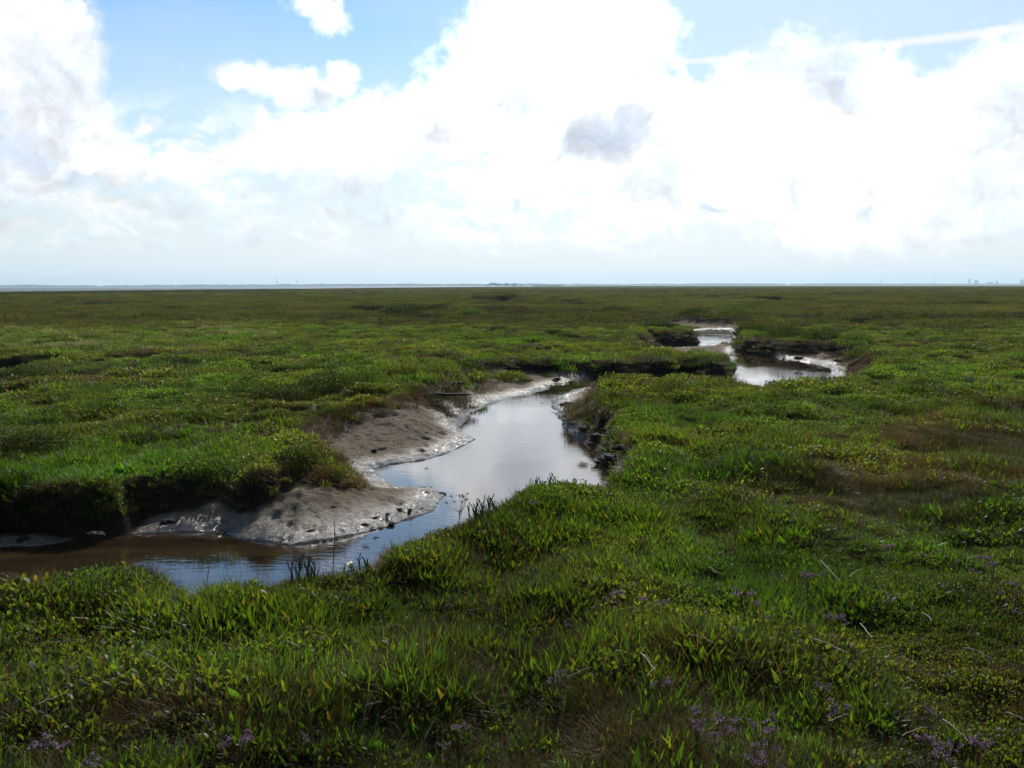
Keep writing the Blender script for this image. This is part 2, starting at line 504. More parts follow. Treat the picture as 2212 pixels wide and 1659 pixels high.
def rushes(x, y):
    dd, a = rim(x, y)
    dd = dd + 0.05 * fbm(x, y, 35, 3, 150)
    return sstep(0.56, 0.62, dd) * (1 - sstep(0.93, 0.97, dd)) * sstep(14, 4, a)


attr(gm, 'rush', 'FLOAT', rushes(GX.ravel(), GY.ravel()))
attr(gm, 'shore', 'FLOAT', np.clip(gsw, -1, 3))


def base_mat(name):
    m = bpy.data.materials.new(name)
    m.use_nodes = True
    m.node_tree.nodes.clear()
    return m, NT(m.node_tree)


def finish(n, shader, disp=None):
    o = n.n('ShaderNodeOutputMaterial', ins={0: shader})
    return o


def ground_material():
    m, n = base_mat('turf_and_mud')
    pos = n.n('ShaderNodeNewGeometry').outputs['Position']
    A = lambda k: n.n('ShaderNodeAttribute', attribute_name=k).outputs['Fac']
    mud, flat, shore = A('mud'), A('flat'), A('shore')
    n1 = n.noise(pos, 3.0, 6, 0.6)
    n2 = n.noise(pos, 45.0, 5, 0.65)
    # turf seen between the leaves, and far off as a whole
    soil = n.ramp(n1, [(0.3, (0.012, 0.012, 0.006)), (0.7, (0.026, 0.025, 0.010))])
    bign = n.noise(n.vmath('MULTIPLY', pos, (0.02, 0.05, 0.0)), 1.0, 6, 0.6)
    fart = n.ramp(bign, [(0.30, (0.046, 0.062, 0.013)), (0.5, (0.074, 0.086, 0.020)), (0.72, (0.108, 0.104, 0.030))])
    yy = n.n('ShaderNodeSeparateXYZ', ins={0: pos}).outputs[1]
    turf = n.mix(n.mapr(yy, 20, 120), soil, fart)
    shore = n.math('ADD', shore, n.math('MULTIPLY', n.math('SUBTRACT', n.noise(pos, 5.0, 4, 0.6), 0.5), 0.35))
    damp = n.math('MULTIPLY', n.mapr(shore, 0.52, 0.04), n.math('SUBTRACT', 1.0, A('peat')))
    dryc = n.ramp(n2, [(0.30, (0.120, 0.095, 0.067)), (0.70, (0.25, 0.200, 0.142))])
    wetc = n.ramp(n2, [(0.30, (0.066, 0.054, 0.040)), (0.70, (0.135, 0.111, 0.083))])
    patch = n.mapr(n.noise(pos, 1.7, 4, 0.6), 0.4, 0.62)
    pt = A('peat')
    pits = n.mapr(n.noise(pos, 17.0, 5, 0.75), 0.53, 0.64)
    dryc = n.mix(n.math('MULTIPLY', pits, 0.75), dryc, (0.03, 0.023, 0.015, 1))
    mudc = n.mix(n.math('MAXIMUM', damp, n.math('MULTIPLY', patch, 0.3)), dryc, wetc)
    c = n.mix(mud, turf, mudc)
    shadec = n.ramp(n2, [(0.3, (0.014, 0.012, 0.008)), (0.7, (0.038, 0.031, 0.020))])  # soil darkened to near black, painting the shade of banks and hollows
    c = n.mix(A('peat'), c, shadec)
    rush = A('rush')
    c = n.mix(rush, c, (0.022, 0.028, 0.012, 1))
    c = n.mix(flat, c, (0.06, 0.08, 0.09, 1))
    sep = n.n('ShaderNodeSeparateXYZ', ins={0: pos}).outputs[2]
    rough = n.math('SUBTRACT', 0.72, n.math('MULTIPLY', n.math('MULTIPLY', mud, damp), 0.48))
    rough = n.math('SUBTRACT', rough, n.math('MULTIPLY', n.math('MULTIPLY', mud, patch), 0.12))
    spec = n.math('MULTIPLY', n.math('MULTIPLY_ADD', n.math('MULTIPLY', mud, damp), 0.42, 0.03), n.math('SUBTRACT', 1.0, flat))
    film = n.math('MULTIPLY', n.math('MULTIPLY', n.mapr(shore, 0.30, 0.03), mud), n.mapr(n.noise(pos, 7.0, 5, 0.65), 0.42, 0.56))
    film = n.math('MULTIPLY', film, n.math('SUBTRACT', 1.0, pt))
    rough = n.math('MULTIPLY', rough, n.math('SUBTRACT', 1.0, n.math('MULTIPLY', film, 0.7)))
    b1 = n.n('ShaderNodeBump', ins={'Strength': n.math('SUBTRACT', 0.9, n.math('MULTIPLY', film, 0.62)), 'Distance': 0.035, 'Height': n.noise(pos, 20.0, 6, 0.7)})
    b2 = n.n('ShaderNodeBump', ins={'Strength': n.math('SUBTRACT', 0.8, n.math('MULTIPLY', film, 0.6)), 'Distance': 0.012, 'Height': n.noise(pos, 110.0, 4, 0.6), 'Normal': b1.outputs[0]})
    p = n.n('ShaderNodeBsdfPrincipled', ins={'Base Color': c, 'Roughness': rough, 'Specular IOR Level': 0.5, 'Normal': b2.outputs[0]})
    d = n.n('ShaderNodeBsdfDiffuse', ins={0: c, 'Normal': b2.outputs[0]})
    wet = n.math('MAXIMUM', n.math('MULTIPLY', mud, n.math('MULTIPLY_ADD', damp, 0.9, 0.08)), n.math('MULTIPLY', flat, 0.7))
    wet = n.math('MULTIPLY', wet, n.math('SUBTRACT', 1.0, pt))
    mx = n.n('ShaderNodeMixShader', ins={0: wet, 1: d.outputs[0], 2: p.outputs[0]})
    finish(n, mx.outputs[0])
    return m


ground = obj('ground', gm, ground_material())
tag(ground, kind='structure')


def water_material():
    m, n = base_mat('creek_water')
    pos = n.n('ShaderNodeNewGeometry').outputs['Position']
    stretched = n.vmath('MULTIPLY', pos, (0.55, 1.5, 1.0))
    rip = n.noise(stretched, 13.0, 3, 0.5)
    calm = n.mapr(n.noise(pos, 0.55, 3, 0.5), 0.42, 0.62, 0.02, 0.11)
    bmp = n.n('ShaderNodeBump', ins={'Strength': calm, 'Distance': 0.02, 'Height': rip})
    fres = n.n('ShaderNodeFresnel', ins={'IOR': 1.6, 'Normal': bmp.outputs[0]})
    silt = n.ramp(n.noise(n.vmath('MULTIPLY', pos, (0.6, 2.2, 1.0)), 1.6, 6, 0.62), [(0.32, (0.013, 0.009, 0.005)), (0.68, (0.040, 0.026, 0.013))])
    dif = n.n('ShaderNodeBsdfDiffuse', ins={0: silt})
    glo = n.n('ShaderNodeBsdfGlossy', ins={0: (0.97, 0.98, 1.0, 1), 'Roughness': 0.035, 'Normal': bmp.outputs[0]})
    mx = n.n('ShaderNodeMixShader', ins={0: fres.outputs[0], 1: dif.outputs[0], 2: glo.outputs[0]})
    finish(n, mx.outputs[0])
    return m


wx = np.linspace(-16, 24, 90); wy = np.linspace(2.5, 58, 120)
WX, WY = np.meshgrid(wx, wy)
wi = np.arange(WX.size).reshape(WX.shape)
wfaces = np.stack([wi[:-1, :-1].ravel(), wi[:-1, 1:].ravel(), wi[1:, 1:].ravel(), wi[1:, :-1].ravel()], 1)
# keep the sheet to the creek and a margin under its banks
fx = (WX[:-1, :-1] + WX[1:, 1:]).ravel() / 2; fy = (WY[:-1, :-1] + WY[1:, 1:]).ravel() / 2
keep = sdist(fx, fy, CHAN) > -0.7
water = obj('water', mesh_of('water', np.stack([WX.ravel(), WY.ravel(), np.full(WX.size, WATER)], 1), wfaces[keep]), water_material())
tag(water, kind='structure')

# ------------------------------------------------------------------ leaves


def leaves(n, rad, hgt, wid, lean, bend, prof, seed, rise=0.0, fold=0.0, upright=1.0, base=None):
    """n leaves growing in a tuft of radius rad; hgt and wid are (min,max); returns verts, quads, one random number a leaf"""
    g = np.random.default_rng(seed)
    rows_ = len(prof)
    r = rad * np.sqrt(g.random(n)); th = g.random(n) * 2 * math.pi
    if base is None:
        bx, by, bz = r * np.cos(th), r * np.sin(th), rise * g.random(n)
    else:
        bx, by, bz = base
    L = hgt[0] + (hgt[1] - hgt[0]) * g.random(n); Wd = wid[0] + (wid[1] - wid[0]) * g.random(n)
    a = g.random(n) * 2 * math.pi
    ln = lean[0] + (lean[1] - lean[0]) * g.random(n)
    bn = bend[0] + (bend[1] - bend[0]) * g.random(n)
    face = a + math.pi / 2 + (g.random(n) - 0.5) * 1.2
    t = np.linspace(0, 1, rows_)
    ang = ln[:, None] + bn[:, None] * t[None, :]
    dl = np.zeros_like(ang); dl[:, 1:] = 1.0 / (rows_ - 1)
    out = np.cumsum(np.sin(ang) * dl, 1) * L[:, None]; up = np.cumsum(np.cos(ang) * dl, 1) * L[:, None]
    cx = bx[:, None] + out * np.cos(a)[:, None]; cy = by[:, None] + out * np.sin(a)[:, None]; cz = bz[:, None] + up
    hw = Wd[:, None] * np.asarray(prof)[None, :] / 2
    sx, sy = np.cos(face)[:, None] * hw, np.sin(face)[:, None] * hw
    v = np.empty((n, rows_, 2, 3))
    v[:, :, 0, 0] = cx - sx; v[:, :, 0, 1] = cy - sy; v[:, :, 0, 2] = cz
    v[:, :, 1, 0] = cx + sx; v[:, :, 1, 1] = cy + sy; v[:, :, 1, 2] = cz + fold * hw
    base_i = (np.arange(n) * rows_ * 2)[:, None] + (np.arange(rows_ - 1) * 2)[None, :]
    f = np.stack([base_i, base_i + 1, base_i + 3, base_i + 2], -1).reshape(-1, 4)
    rv = np.repeat(g.random(n), rows_ * 2)
    return v.reshape(-1, 3), f, rv


def join(parts):
    vs, fs, rs, off = [], [], [], 0
    for v, f, r in parts:
        vs.append(v); fs.append(f + off); rs.append(r); off += len(v)
    return np.concatenate(vs), np.concatenate(fs), np.concatenate(rs)


BLADE = [0.8, 1.0, 0.75, 0.08]
LANCE = [0.35, 0.9, 1.0, 0.7, 0.05]
OVAL = [0.12, 0.75, 1.0, 0.8, 0.15]
HAIR = [1.0, 0.85, 0.3]


def leaf_material(name, stops, trans=0.45, tcol=(1.6, 2.0, 0.5), gloss=0.32, spec=0.5, inst=True):
    m, n = base_mat(name)
    lv = n.n('ShaderNodeAttribute', attribute_name='leaf').outputs['Fac']
    c = n.ramp(lv, stops)
    if inst:
        ti = n.n('ShaderNodeAttribute', attribute_type='INSTANCER', attribute_name='tint').outputs['Color']
        c = n.mix(1.0, c, ti, 'MULTIPLY')
    p = n.n('ShaderNodeBsdfPrincipled', ins={'Base Color': c, 'Roughness': gloss, 'Specular IOR Level': spec})
    t = n.n('ShaderNodeBsdfTranslucent', ins={0: n.mix(1.0, c, (*tcol, 1), 'MULTIPLY')})
    mx = n.n('ShaderNodeMixShader', ins={0: trans, 1: p.outputs[0], 2: t.outputs[0]})
    finish(n, mx.outputs[0])
    return m


M_LANCE = leaf_material('lance_leaf', [(0.0, (0.030, 0.062, 0.010)), (0.45, (0.048, 0.100, 0.014)), (0.85, (0.078, 0.125, 0.017)), (0.98, (0.11, 0.12, 0.02)), (0.995, (0.20, 0.08, 0.02)), (1.0, (0.24, 0.20, 0.12))], trans=0.58, tcol=(1.85, 2.4, 0.62), gloss=0.40, spec=0.45)
M_FAR = leaf_material('distant_leaf', [(0.0, (0.062, 0.086, 0.017)), (0.5, (0.098, 0.120, 0.025)), (1.0, (0.14, 0.14, 0.036))], trans=0.35, tcol=(1.4, 1.6, 0.5), gloss=0.7, spec=0.12)
M_OVAL = leaf_material('round_leaf', [(0.0, (0.040, 0.070, 0.016)), (0.5, (0.070, 0.110, 0.022)), (0.92, (0.096, 0.126, 0.026)), (0.98, (0.13, 0.11, 0.02)), (0.993, (0.24, 0.09, 0.03)), (1.0, (0.30, 0.06, 0.03))], trans=0.55, tcol=(1.9, 2.4, 0.6), gloss=0.5, spec=0.22)
M_HAIR = leaf_material('fine_grass', [(0.0, (0.050, 0.052, 0.016)), (0.5, (0.078, 0.078, 0.024)), (0.8, (0.095, 0.082, 0.030)), (0.9, (0.13, 0.10, 0.05)), (1.0, (0.28, 0.25, 0.18))], trans=0.35, tcol=(1.2, 1.3, 0.45), gloss=0.55, spec=0.2)

PROTOS = bpy.data.collections.new('marsh_tufts')
names = []


def proto(name, parts, mat):
    v, f, r = join(parts)
    m = mesh_of(name, v, f)
    attr(m, 'leaf', 'FLOAT', r)
    m.materials.append(mat)
    o = bpy.data.objects.new(name, m)
    PROTOS.objects.link(o)
    names.append(name)


# near tufts (about 10 cm wide)
for k in range(4):   # a lance-leaved tufts
    proto('tuft_a%d' % k, [leaves(28, 0.05, (0.045, 0.11), (0.007, 0.013), (0.05, 0.55), (0.1, 0.7), LANCE, 100 + k, fold=0.3)], M_LANCE)
for k in range(4):   # b round-leaved sprigs
    proto('tuft_b%d' % k, [leaves(46, 0.07, (0.018, 0.034), (0.010, 0.017), (0.1, 1.1), (-0.2, 0.5), OVAL, 200 + k, rise=0.08, fold=0.3),
                           leaves(8, 0.05, (0.05, 0.09), (0.003, 0.004), (0.0, 0.5), (0, 0.4), HAIR, 250 + k)], M_OVAL)
for k in range(4):   # c fine grass
    proto('tuft_c%d' % k, [leaves(95, 0.085, (0.045, 0.13), (0.0022, 0.0042), (0.05, 0.9), (0.1, 1.2), HAIR, 300 + k)], M_HAIR)
for k in range(4):   # i broad-leaved tufts, some with a few taller blades
    proto('tuft_i%d' % k, [leaves(16, 0.05, (0.06, 0.125), (0.013, 0.023), (0.1, 0.75), (0.1, 0.8), LANCE, 150 + k, fold=0.4),
                           leaves(12, 0.06, (0.03, 0.07), (0.008, 0.014), (0.4, 1.2), (0.2, 0.9), LANCE, 170 + k, fold=0.4),
                           leaves(10, 0.06, (0.10, 0.19), (0.0025, 0.004), (0.0, 0.6), (0.1, 0.9), HAIR, 190 + k)], M_LANCE)
# middle distance (about 35 cm wide)
for k in range(3):
    proto('tuft_d%d' % k, [leaves(150, 0.20, (0.05, 0.14), (0.008, 0.014), (0.05, 0.6), (0.1, 0.7), LANCE, 400 + k, fold=0.3)], M_LANCE)
for k in range(3):
    proto('tuft_e%d' % k, [leaves(300, 0.2, (0.022, 0.04), (0.014, 0.024), (0.1, 1.1), (-0.2, 0.5), OVAL, 500 + k, rise=0.10, fold=0.3)], M_OVAL)
for k in range(3):
    proto('tuft_f%d' % k, [leaves(330, 0.22, (0.05, 0.15), (0.003, 0.006), (0.05, 0.9), (0.1, 1.1), HAIR, 600 + k)], M_HAIR)
# far (about 1.8 m wide)
for k in range(3):
    proto('tuft_g%d' % k, [leaves(420, 0.9, (0.06, 0.15), (0.016, 0.03), (0.05, 0.7), (0.1, 0.7), LANCE, 700 + k, fold=0.3)], M_FAR)
for k in range(3):
    proto('tuft_h%d' % k, [leaves(520, 0.95, (0.06, 0.16), (0.010, 0.018), (0.05, 0.9), (0.1, 1.1), HAIR, 800 + k)], M_FAR)
NAMES = sorted(names)
IDX = {c: [i for i, q in enumerate(NAMES) if q[5] == c] for c in 'abcdefghi'}


def field(x, y):
    """how green-leaved (1) or brown-grassed (0) the marsh is"""
    f = 0.5 + 0.62 * fbm(x, y, 2.6, 4, 71) + 0.25 * fbm(x, y, 14, 3, 72)
    f = f - 0.12 * sstep(25, 55, y)
    for (px, py, rx, ry, amp) in [(1950, 960, 2.2, 3.2, -.34), (1750, 1060, 1.0, 1.0, -.25), (2100, 1150, .9, .9, -.2), (900, 1420, .35, .4, -.4), (480, 930, 1.0, .9, -.25), (300, 1560, .2, .15, -.6), (200, 1330, 1.0, .35, .5), (2150, 1350, .4, .3, .3), (830, 880, .8, .7, .2),
                                  (1200, 1080, .7, .5, .45), (1500, 1330, .8, .5, .25), (300, 960, 1.2, .9, .05), (1300, 930, .8, 2, .2), (500, 1400, .9, .5, .3), (1500, 850, 2.5, 1.5, .15), (850, 790, 2.2, 1.6, .3)]:
        cx, cy = at(px, py, 0.05)
        f = f + amp * np.exp(-((x - cx) / rx) ** 2 - ((y - cy) / ry) ** 2)
    return f


def scatter(n, d0, d1, kinds, seed, size, spread=0.62):
    """points on the turf between distances d0 and d1"""
    g = np.random.default_rng(seed)
    d = np.sqrt(d0 ** 2 + (d1 ** 2 - d0 ** 2) * g.random(n))
    w = 1.0 + spread * d
    # even spread over the fan
    x = (g.random(n) * 2 - 1) * w
    keep = g.random(n) < 1.0
    x, d = x[keep], d[keep]
    z, mud, edge, cover, flat, sw, peat = terrain(x, d)
    ok = (edge > (-0.05 - 0.27 * g.random(len(x)) ** 2.2) * (1 + 1.3 * sstep(11, 16, d))) & (z > WATER + 0.07) & (cover > 0.4) & (flat < 0.1)
    x, y, z, edge = x[ok], d[ok], z[ok], edge[ok]
    n = len(x)
    f = field(x, y) + (g.random(n) - 0.5) * 0.85
    pid = np.empty(n, int)
    ka, kb, kc = kinds
    leafy = 0.5 + 0.9 * fbm(x, y, 0.7, 3, 91) + (g.random(n) - 0.5) * 0.6
    pick = lambda c: np.asarray(IDX[c])[g.integers(0, len(IDX[c]), n)]
    f = np.where(edge < 0.03, f - 0.35, f)
    pid = np.where(f < 0.45, pick(kc), np.where(leafy > 0.55, pick(kb), np.where((g.random(n) < 0.45) & (ka == 'a'), pick('i'), pick(ka))))
    dens = 0.78 + 0.8 * fbm(x, y, 0.42, 3, 95) + 0.3 * fbm(x, y, 2.0, 2, 96)
    thin = g.random(n) < np.clip(0.15 - dens, 0, 1) * 1.6
    s = size * np.clip(dens + 0.35 * (g.random(n) - 0.35), 0.42, 1.6)
    s = s * np.where(f < 0.45, 0.95, 1.0) * np.where(thin & (y < 16), 0.45, 1.0)
    rot = np.stack([(g.random(n) - 0.5) * 0.35, (g.random(n) - 0.5) * 0.35, g.random(n) * 2 * math.pi], 1)
    # colour of each tuft
    h = np.clip(0.5 + 0.8 * fbm(x, y, 1.7, 3, 81) + (g.random(n) - 0.5) * 0.5, 0, 1)
    val = 0.44 + 0.78 * np.clip(0.5 + 0.8 * fbm(x, y, 0.8, 3, 85), 0, 1) + sstep(16, 40, y) * 0.55 * fbm(x * 0.45, y, 7, 4, 87) + 0.3 * (g.random(n) - 0.5)
    tr_ = np.stack([0.90 + 0.55 * (1 - h), 0.96 - 0.12 * (1 - h), 0.80 + 0.25 * (1 - h)], 1) * val[:, None]
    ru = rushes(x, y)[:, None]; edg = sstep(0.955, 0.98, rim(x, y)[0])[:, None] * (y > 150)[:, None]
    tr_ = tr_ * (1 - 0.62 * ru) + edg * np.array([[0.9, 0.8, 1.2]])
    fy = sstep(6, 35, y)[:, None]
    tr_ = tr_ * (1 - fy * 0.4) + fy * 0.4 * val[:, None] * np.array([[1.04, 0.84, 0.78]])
    return np.stack([x, y, z - 0.012], 1), rot, s, pid, np.concatenate([tr_, np.ones((n, 1))], 1)


def gn_scatter(name, sets, label, cat):
    P = [np.concatenate([s[i] for s in sets]) for i in range(5)]
    m = bpy.data.meshes.new(name)
    m.vertices.add(len(P[0])); m.vertices.foreach_set('co', P[0].astype(np.float32).ravel())
    attr(m, 'rot', 'FLOAT_VECTOR', P[1]); attr(m, 'scl', 'FLOAT', P[2]); attr(m, 'pid', 'INT', P[3]); attr(m, 'tint', 'FLOAT_COLOR', P[4])
    o = obj(name, m)
    ng = bpy.data.node_groups.new(name, 'GeometryNodeTree')
    ng.interface.new_socket('Geometry', in_out='INPUT', socket_type='NodeSocketGeometry')
    ng.interface.new_socket('Geometry', in_out='OUTPUT', socket_type='NodeSocketGeometry')
    gi = ng.nodes.new('NodeGroupInput'); go = ng.nodes.new('NodeGroupOutput')
    ci = ng.nodes.new('GeometryNodeCollectionInfo'); ci.inputs[0].default_value = PROTOS
    ci.inputs[1].default_value = True; ci.inputs[2].default_value = True
    ip = ng.nodes.new('GeometryNodeInstanceOnPoints')
    ip.inputs['Pick Instance'].default_value = True

    def na(k, t):
        a = ng.nodes.new('GeometryNodeInputNamedAttribute'); a.data_type = t; a.inputs[0].default_value = k
        return a.outputs[0]
    L = ng.links.new
    L(gi.outputs[0], ip.inputs['Points']); L(ci.outputs[0], ip.inputs['Instance'])
    L(na('pid', 'INT'), ip.inputs['Instance Index']); L(na('rot', 'FLOAT_VECTOR'), ip.inputs['Rotation']); L(na('scl', 'FLOAT'), ip.inputs['Scale'])
    L(ip.outputs[0], go.inputs[0])
    md = o.modifiers.new('tufts', 'NODES'); md.node_group = ng
    tag(o, label, cat, kind='stuff')
    return o


gn_scatter('marsh_plants', [scatter(44000, 1.9, 7.0, 'abc', 1, 1.0),
                            scatter(85000, 6.6, 15, 'abc', 2, 1.08),
                            scatter(52000, 14, 46, 'def', 3, 1.0),
                            scatter(42000, 38, 130, 'ghh', 4, 1.05),
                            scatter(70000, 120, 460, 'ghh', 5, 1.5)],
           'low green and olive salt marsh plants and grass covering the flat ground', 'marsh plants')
#TAIL
# pale dead grass catching the light on the left
pg = np.random.default_rng(44)
n_ = 1500
x_ = pg.uniform(-24, -7, n_); y_ = pg.uniform(24, 46, n_)
k_ = (fbm(x_, y_ * 0.5, 2.4, 3, 120) > 0.12) & (x_ < -0.30 * y_ + 2.0)
x_, y_ = x_[k_], y_[k_]
pz = terrain(x_, y_)[0]
pn = len(x_)
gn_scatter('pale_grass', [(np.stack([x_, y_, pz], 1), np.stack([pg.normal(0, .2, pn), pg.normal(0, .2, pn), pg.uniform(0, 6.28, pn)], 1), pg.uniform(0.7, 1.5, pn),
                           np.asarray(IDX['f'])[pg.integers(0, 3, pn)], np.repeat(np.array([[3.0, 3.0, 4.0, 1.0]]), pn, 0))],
           'pale bleached grass heads catching the light on the left of the marsh', 'grass')

# ------------------------------------------------------------------ plants that can be told apart


def plain(name, col, rough=0.7, spec=0.3, noise=0.0, scale=30.0):
    m, n = base_mat(name)
    c = (*col, 1)
    if noise:
        nn = n.noise(n.n('ShaderNodeTexCoord').outputs['Object'], scale, 4, 0.6)
        c = n.mix(nn, tuple(q * (1 - noise) for q in col) + (1,), tuple(q * (1 + noise) for q in col) + (1,))
    p = n.n('ShaderNodeBsdfPrincipled', ins={'Base Color': c, 'Roughness': rough, 'Specular IOR Level': spec})
    finish(n, p.outputs[0])
    return m


M_STRAW = plain('dry_straw', (0.30, 0.25, 0.17), 0.65, 0.2, 0.35, 60)
M_STEM = plain('plant_stem', (0.045, 0.050, 0.018), 0.6, 0.3, 0.3)
M_TWIG = plain('woody_stem', (0.035, 0.024, 0.015), 0.7, 0.2, 0.3)
M_PETAL = leaf_material('lavender_petal', [(0.0, (0.11, 0.055, 0.075)), (0.5, (0.19, 0.125, 0.17)), (0.82, (0.33, 0.26, 0.31)), (1.0, (0.18, 0.09, 0.06))], trans=0.3, tcol=(1.1, 1.0, 1.1), gloss=0.6, spec=0.2, inst=False)
M_BUSH = leaf_material('bush_leaf', [(0.0, (0.034, 0.058, 0.014)), (0.5, (0.060, 0.092, 0.020)), (0.95, (0.085, 0.108, 0.024)), (0.985, (0.14, 0.11, 0.02)), (1.0, (0.24, 0.09, 0.03))], gloss=0.6, spec=0.14, inst=False)
M_BUSHY = leaf_material('yellow_bush_leaf', [(0.0, (0.055, 0.062, 0.014)), (0.5, (0.095, 0.098, 0.020)), (0.9, (0.125, 0.115, 0.024)), (1.0, (0.17, 0.12, 0.03))], gloss=0.6, spec=0.14, inst=False)
M_BUSHD = leaf_material('dark_bush_leaf', [(0.0, (0.020, 0.028, 0.010)), (0.6, (0.038, 0.048, 0.014)), (1.0, (0.070, 0.062, 0.022))], gloss=0.6, spec=0.12, inst=False)
M_ASTER = leaf_material('aster_leaf', [(0.0, (0.05, 0.10, 0.016)), (1.0, (0.08, 0.14, 0.02))], inst=False)


def tube(pts, r0, r1, sides=4):
    """a tapered stalk through pts"""
    pts = [Vector(p) for p in pts]
    v, f = [], []
    for i, p in enumerate(pts):
        t = (pts[min(i + 1, len(pts) - 1)] - pts[max(i - 1, 0)]).normalized()
        a = t.cross(Vector((0.3, 0.9, 0.2))).normalized(); b = t.cross(a)
        r = r0 + (r1 - r0) * i / (len(pts) - 1)
        for k in range(sides):
            q = 2 * math.pi * k / sides
            v.append(p + (a * math.cos(q) + b * math.sin(q)) * r)
    for i in range(len(pts) - 1):
        for k in range(sides):
            f.append((i * sides + k, i * sides + (k + 1) % sides, (i + 1) * sides + (k + 1) % sides, (i + 1) * sides + k))
    v = np.array([tuple(q) for q in v]); f = np.array(f)
    return v, f, np.full(len(v), 0.4)


def obj_parts(name, parts, mat, parent=None, loc=None):
    v, f, r = join(parts)
    m = mesh_of(name, v, f)
    attr(m, 'leaf', 'FLOAT', r)
    return obj(name, m, mat, parent, loc)


def ground_z(x, y):
    return float(terrain(np.array([x]), np.array([y]))[0][0])


def d2(nx, ny):
    """native photo pixels -> the 2212 px frame used above"""
    return nx * 0.97359, ny * 0.97359


# --- bushes of sea purslane on the banks
def bush(px, py, wpx, hgt, mat, label, seed, leafsize=(0.018, 0.032), depth=0.8, dens=1.0, tall=False):
    x, y = at(px, py, 0.03)
    w = wpx / FPX * math.hypot(y, EYE) / 2
    g = np.random.default_rng(seed)
    gz_ = ground_z(x, y)
    root = empty('purslane_bush', (x, y, gz_ - 0.03))
    tag(root, label, 'bush', 'sea purslane bushes on the creek banks')
    area = 2 * math.pi * w * w * depth
    far = max(1.0, y / 9.0)
    ls = (leafsize[0] * far ** 0.5, leafsize[1] * far ** 0.5)
    n = int(np.clip(dens * 2.6 * area / (ls[1] * ls[1] * 0.6), 500, 5200))
    th = g.random(n) * 2 * math.pi; ph = np.arccos(g.random(n)); r = 0.62 + 0.42 * g.random(n) ** 0.6
    lump = 1 + 0.30 * fbm(np.cos(th) * 2 + seed, np.sin(th) * 2 + ph * 1.6, 1.0, 3, seed) + 0.18 * fbm(np.cos(th) * 6, np.sin(th) * 6 + ph * 5, 1.0, 2, seed + 5)
    bx = w * r * lump * np.sin(ph) * np.cos(th); by = w * depth * r * lump * np.sin(ph) * np.sin(th); bz = hgt * r * lump * np.cos(ph)
    pts = leaves(n, 1, ls, (ls[0] * 0.5, ls[1] * 0.5), (0.0, 1.0), (-0.2, 0.6), OVAL, seed + 1, fold=0.3, base=(bx, by, np.maximum(bz - 0.01, 0)))
    obj_parts('foliage', [pts], mat, root)
    tw = []
    for k in range(14):
        a = g.random() * 6.28; e = 0.3 + 0.6 * g.random()
        tip = (w * 0.75 * math.cos(a) * e, w * 0.75 * depth * math.sin(a) * e, hgt * (0.95 - 0.4 * e))
        mid = (tip[0] * 0.45 + 0.02, tip[1] * 0.45, tip[2] * 0.6)
        tw.append(tube([(0.02 * math.cos(a), 0.02 * math.sin(a), -0.02), mid, tip], 0.006, 0.002))
    obj_parts('branches', tw, M_TWIG, root)


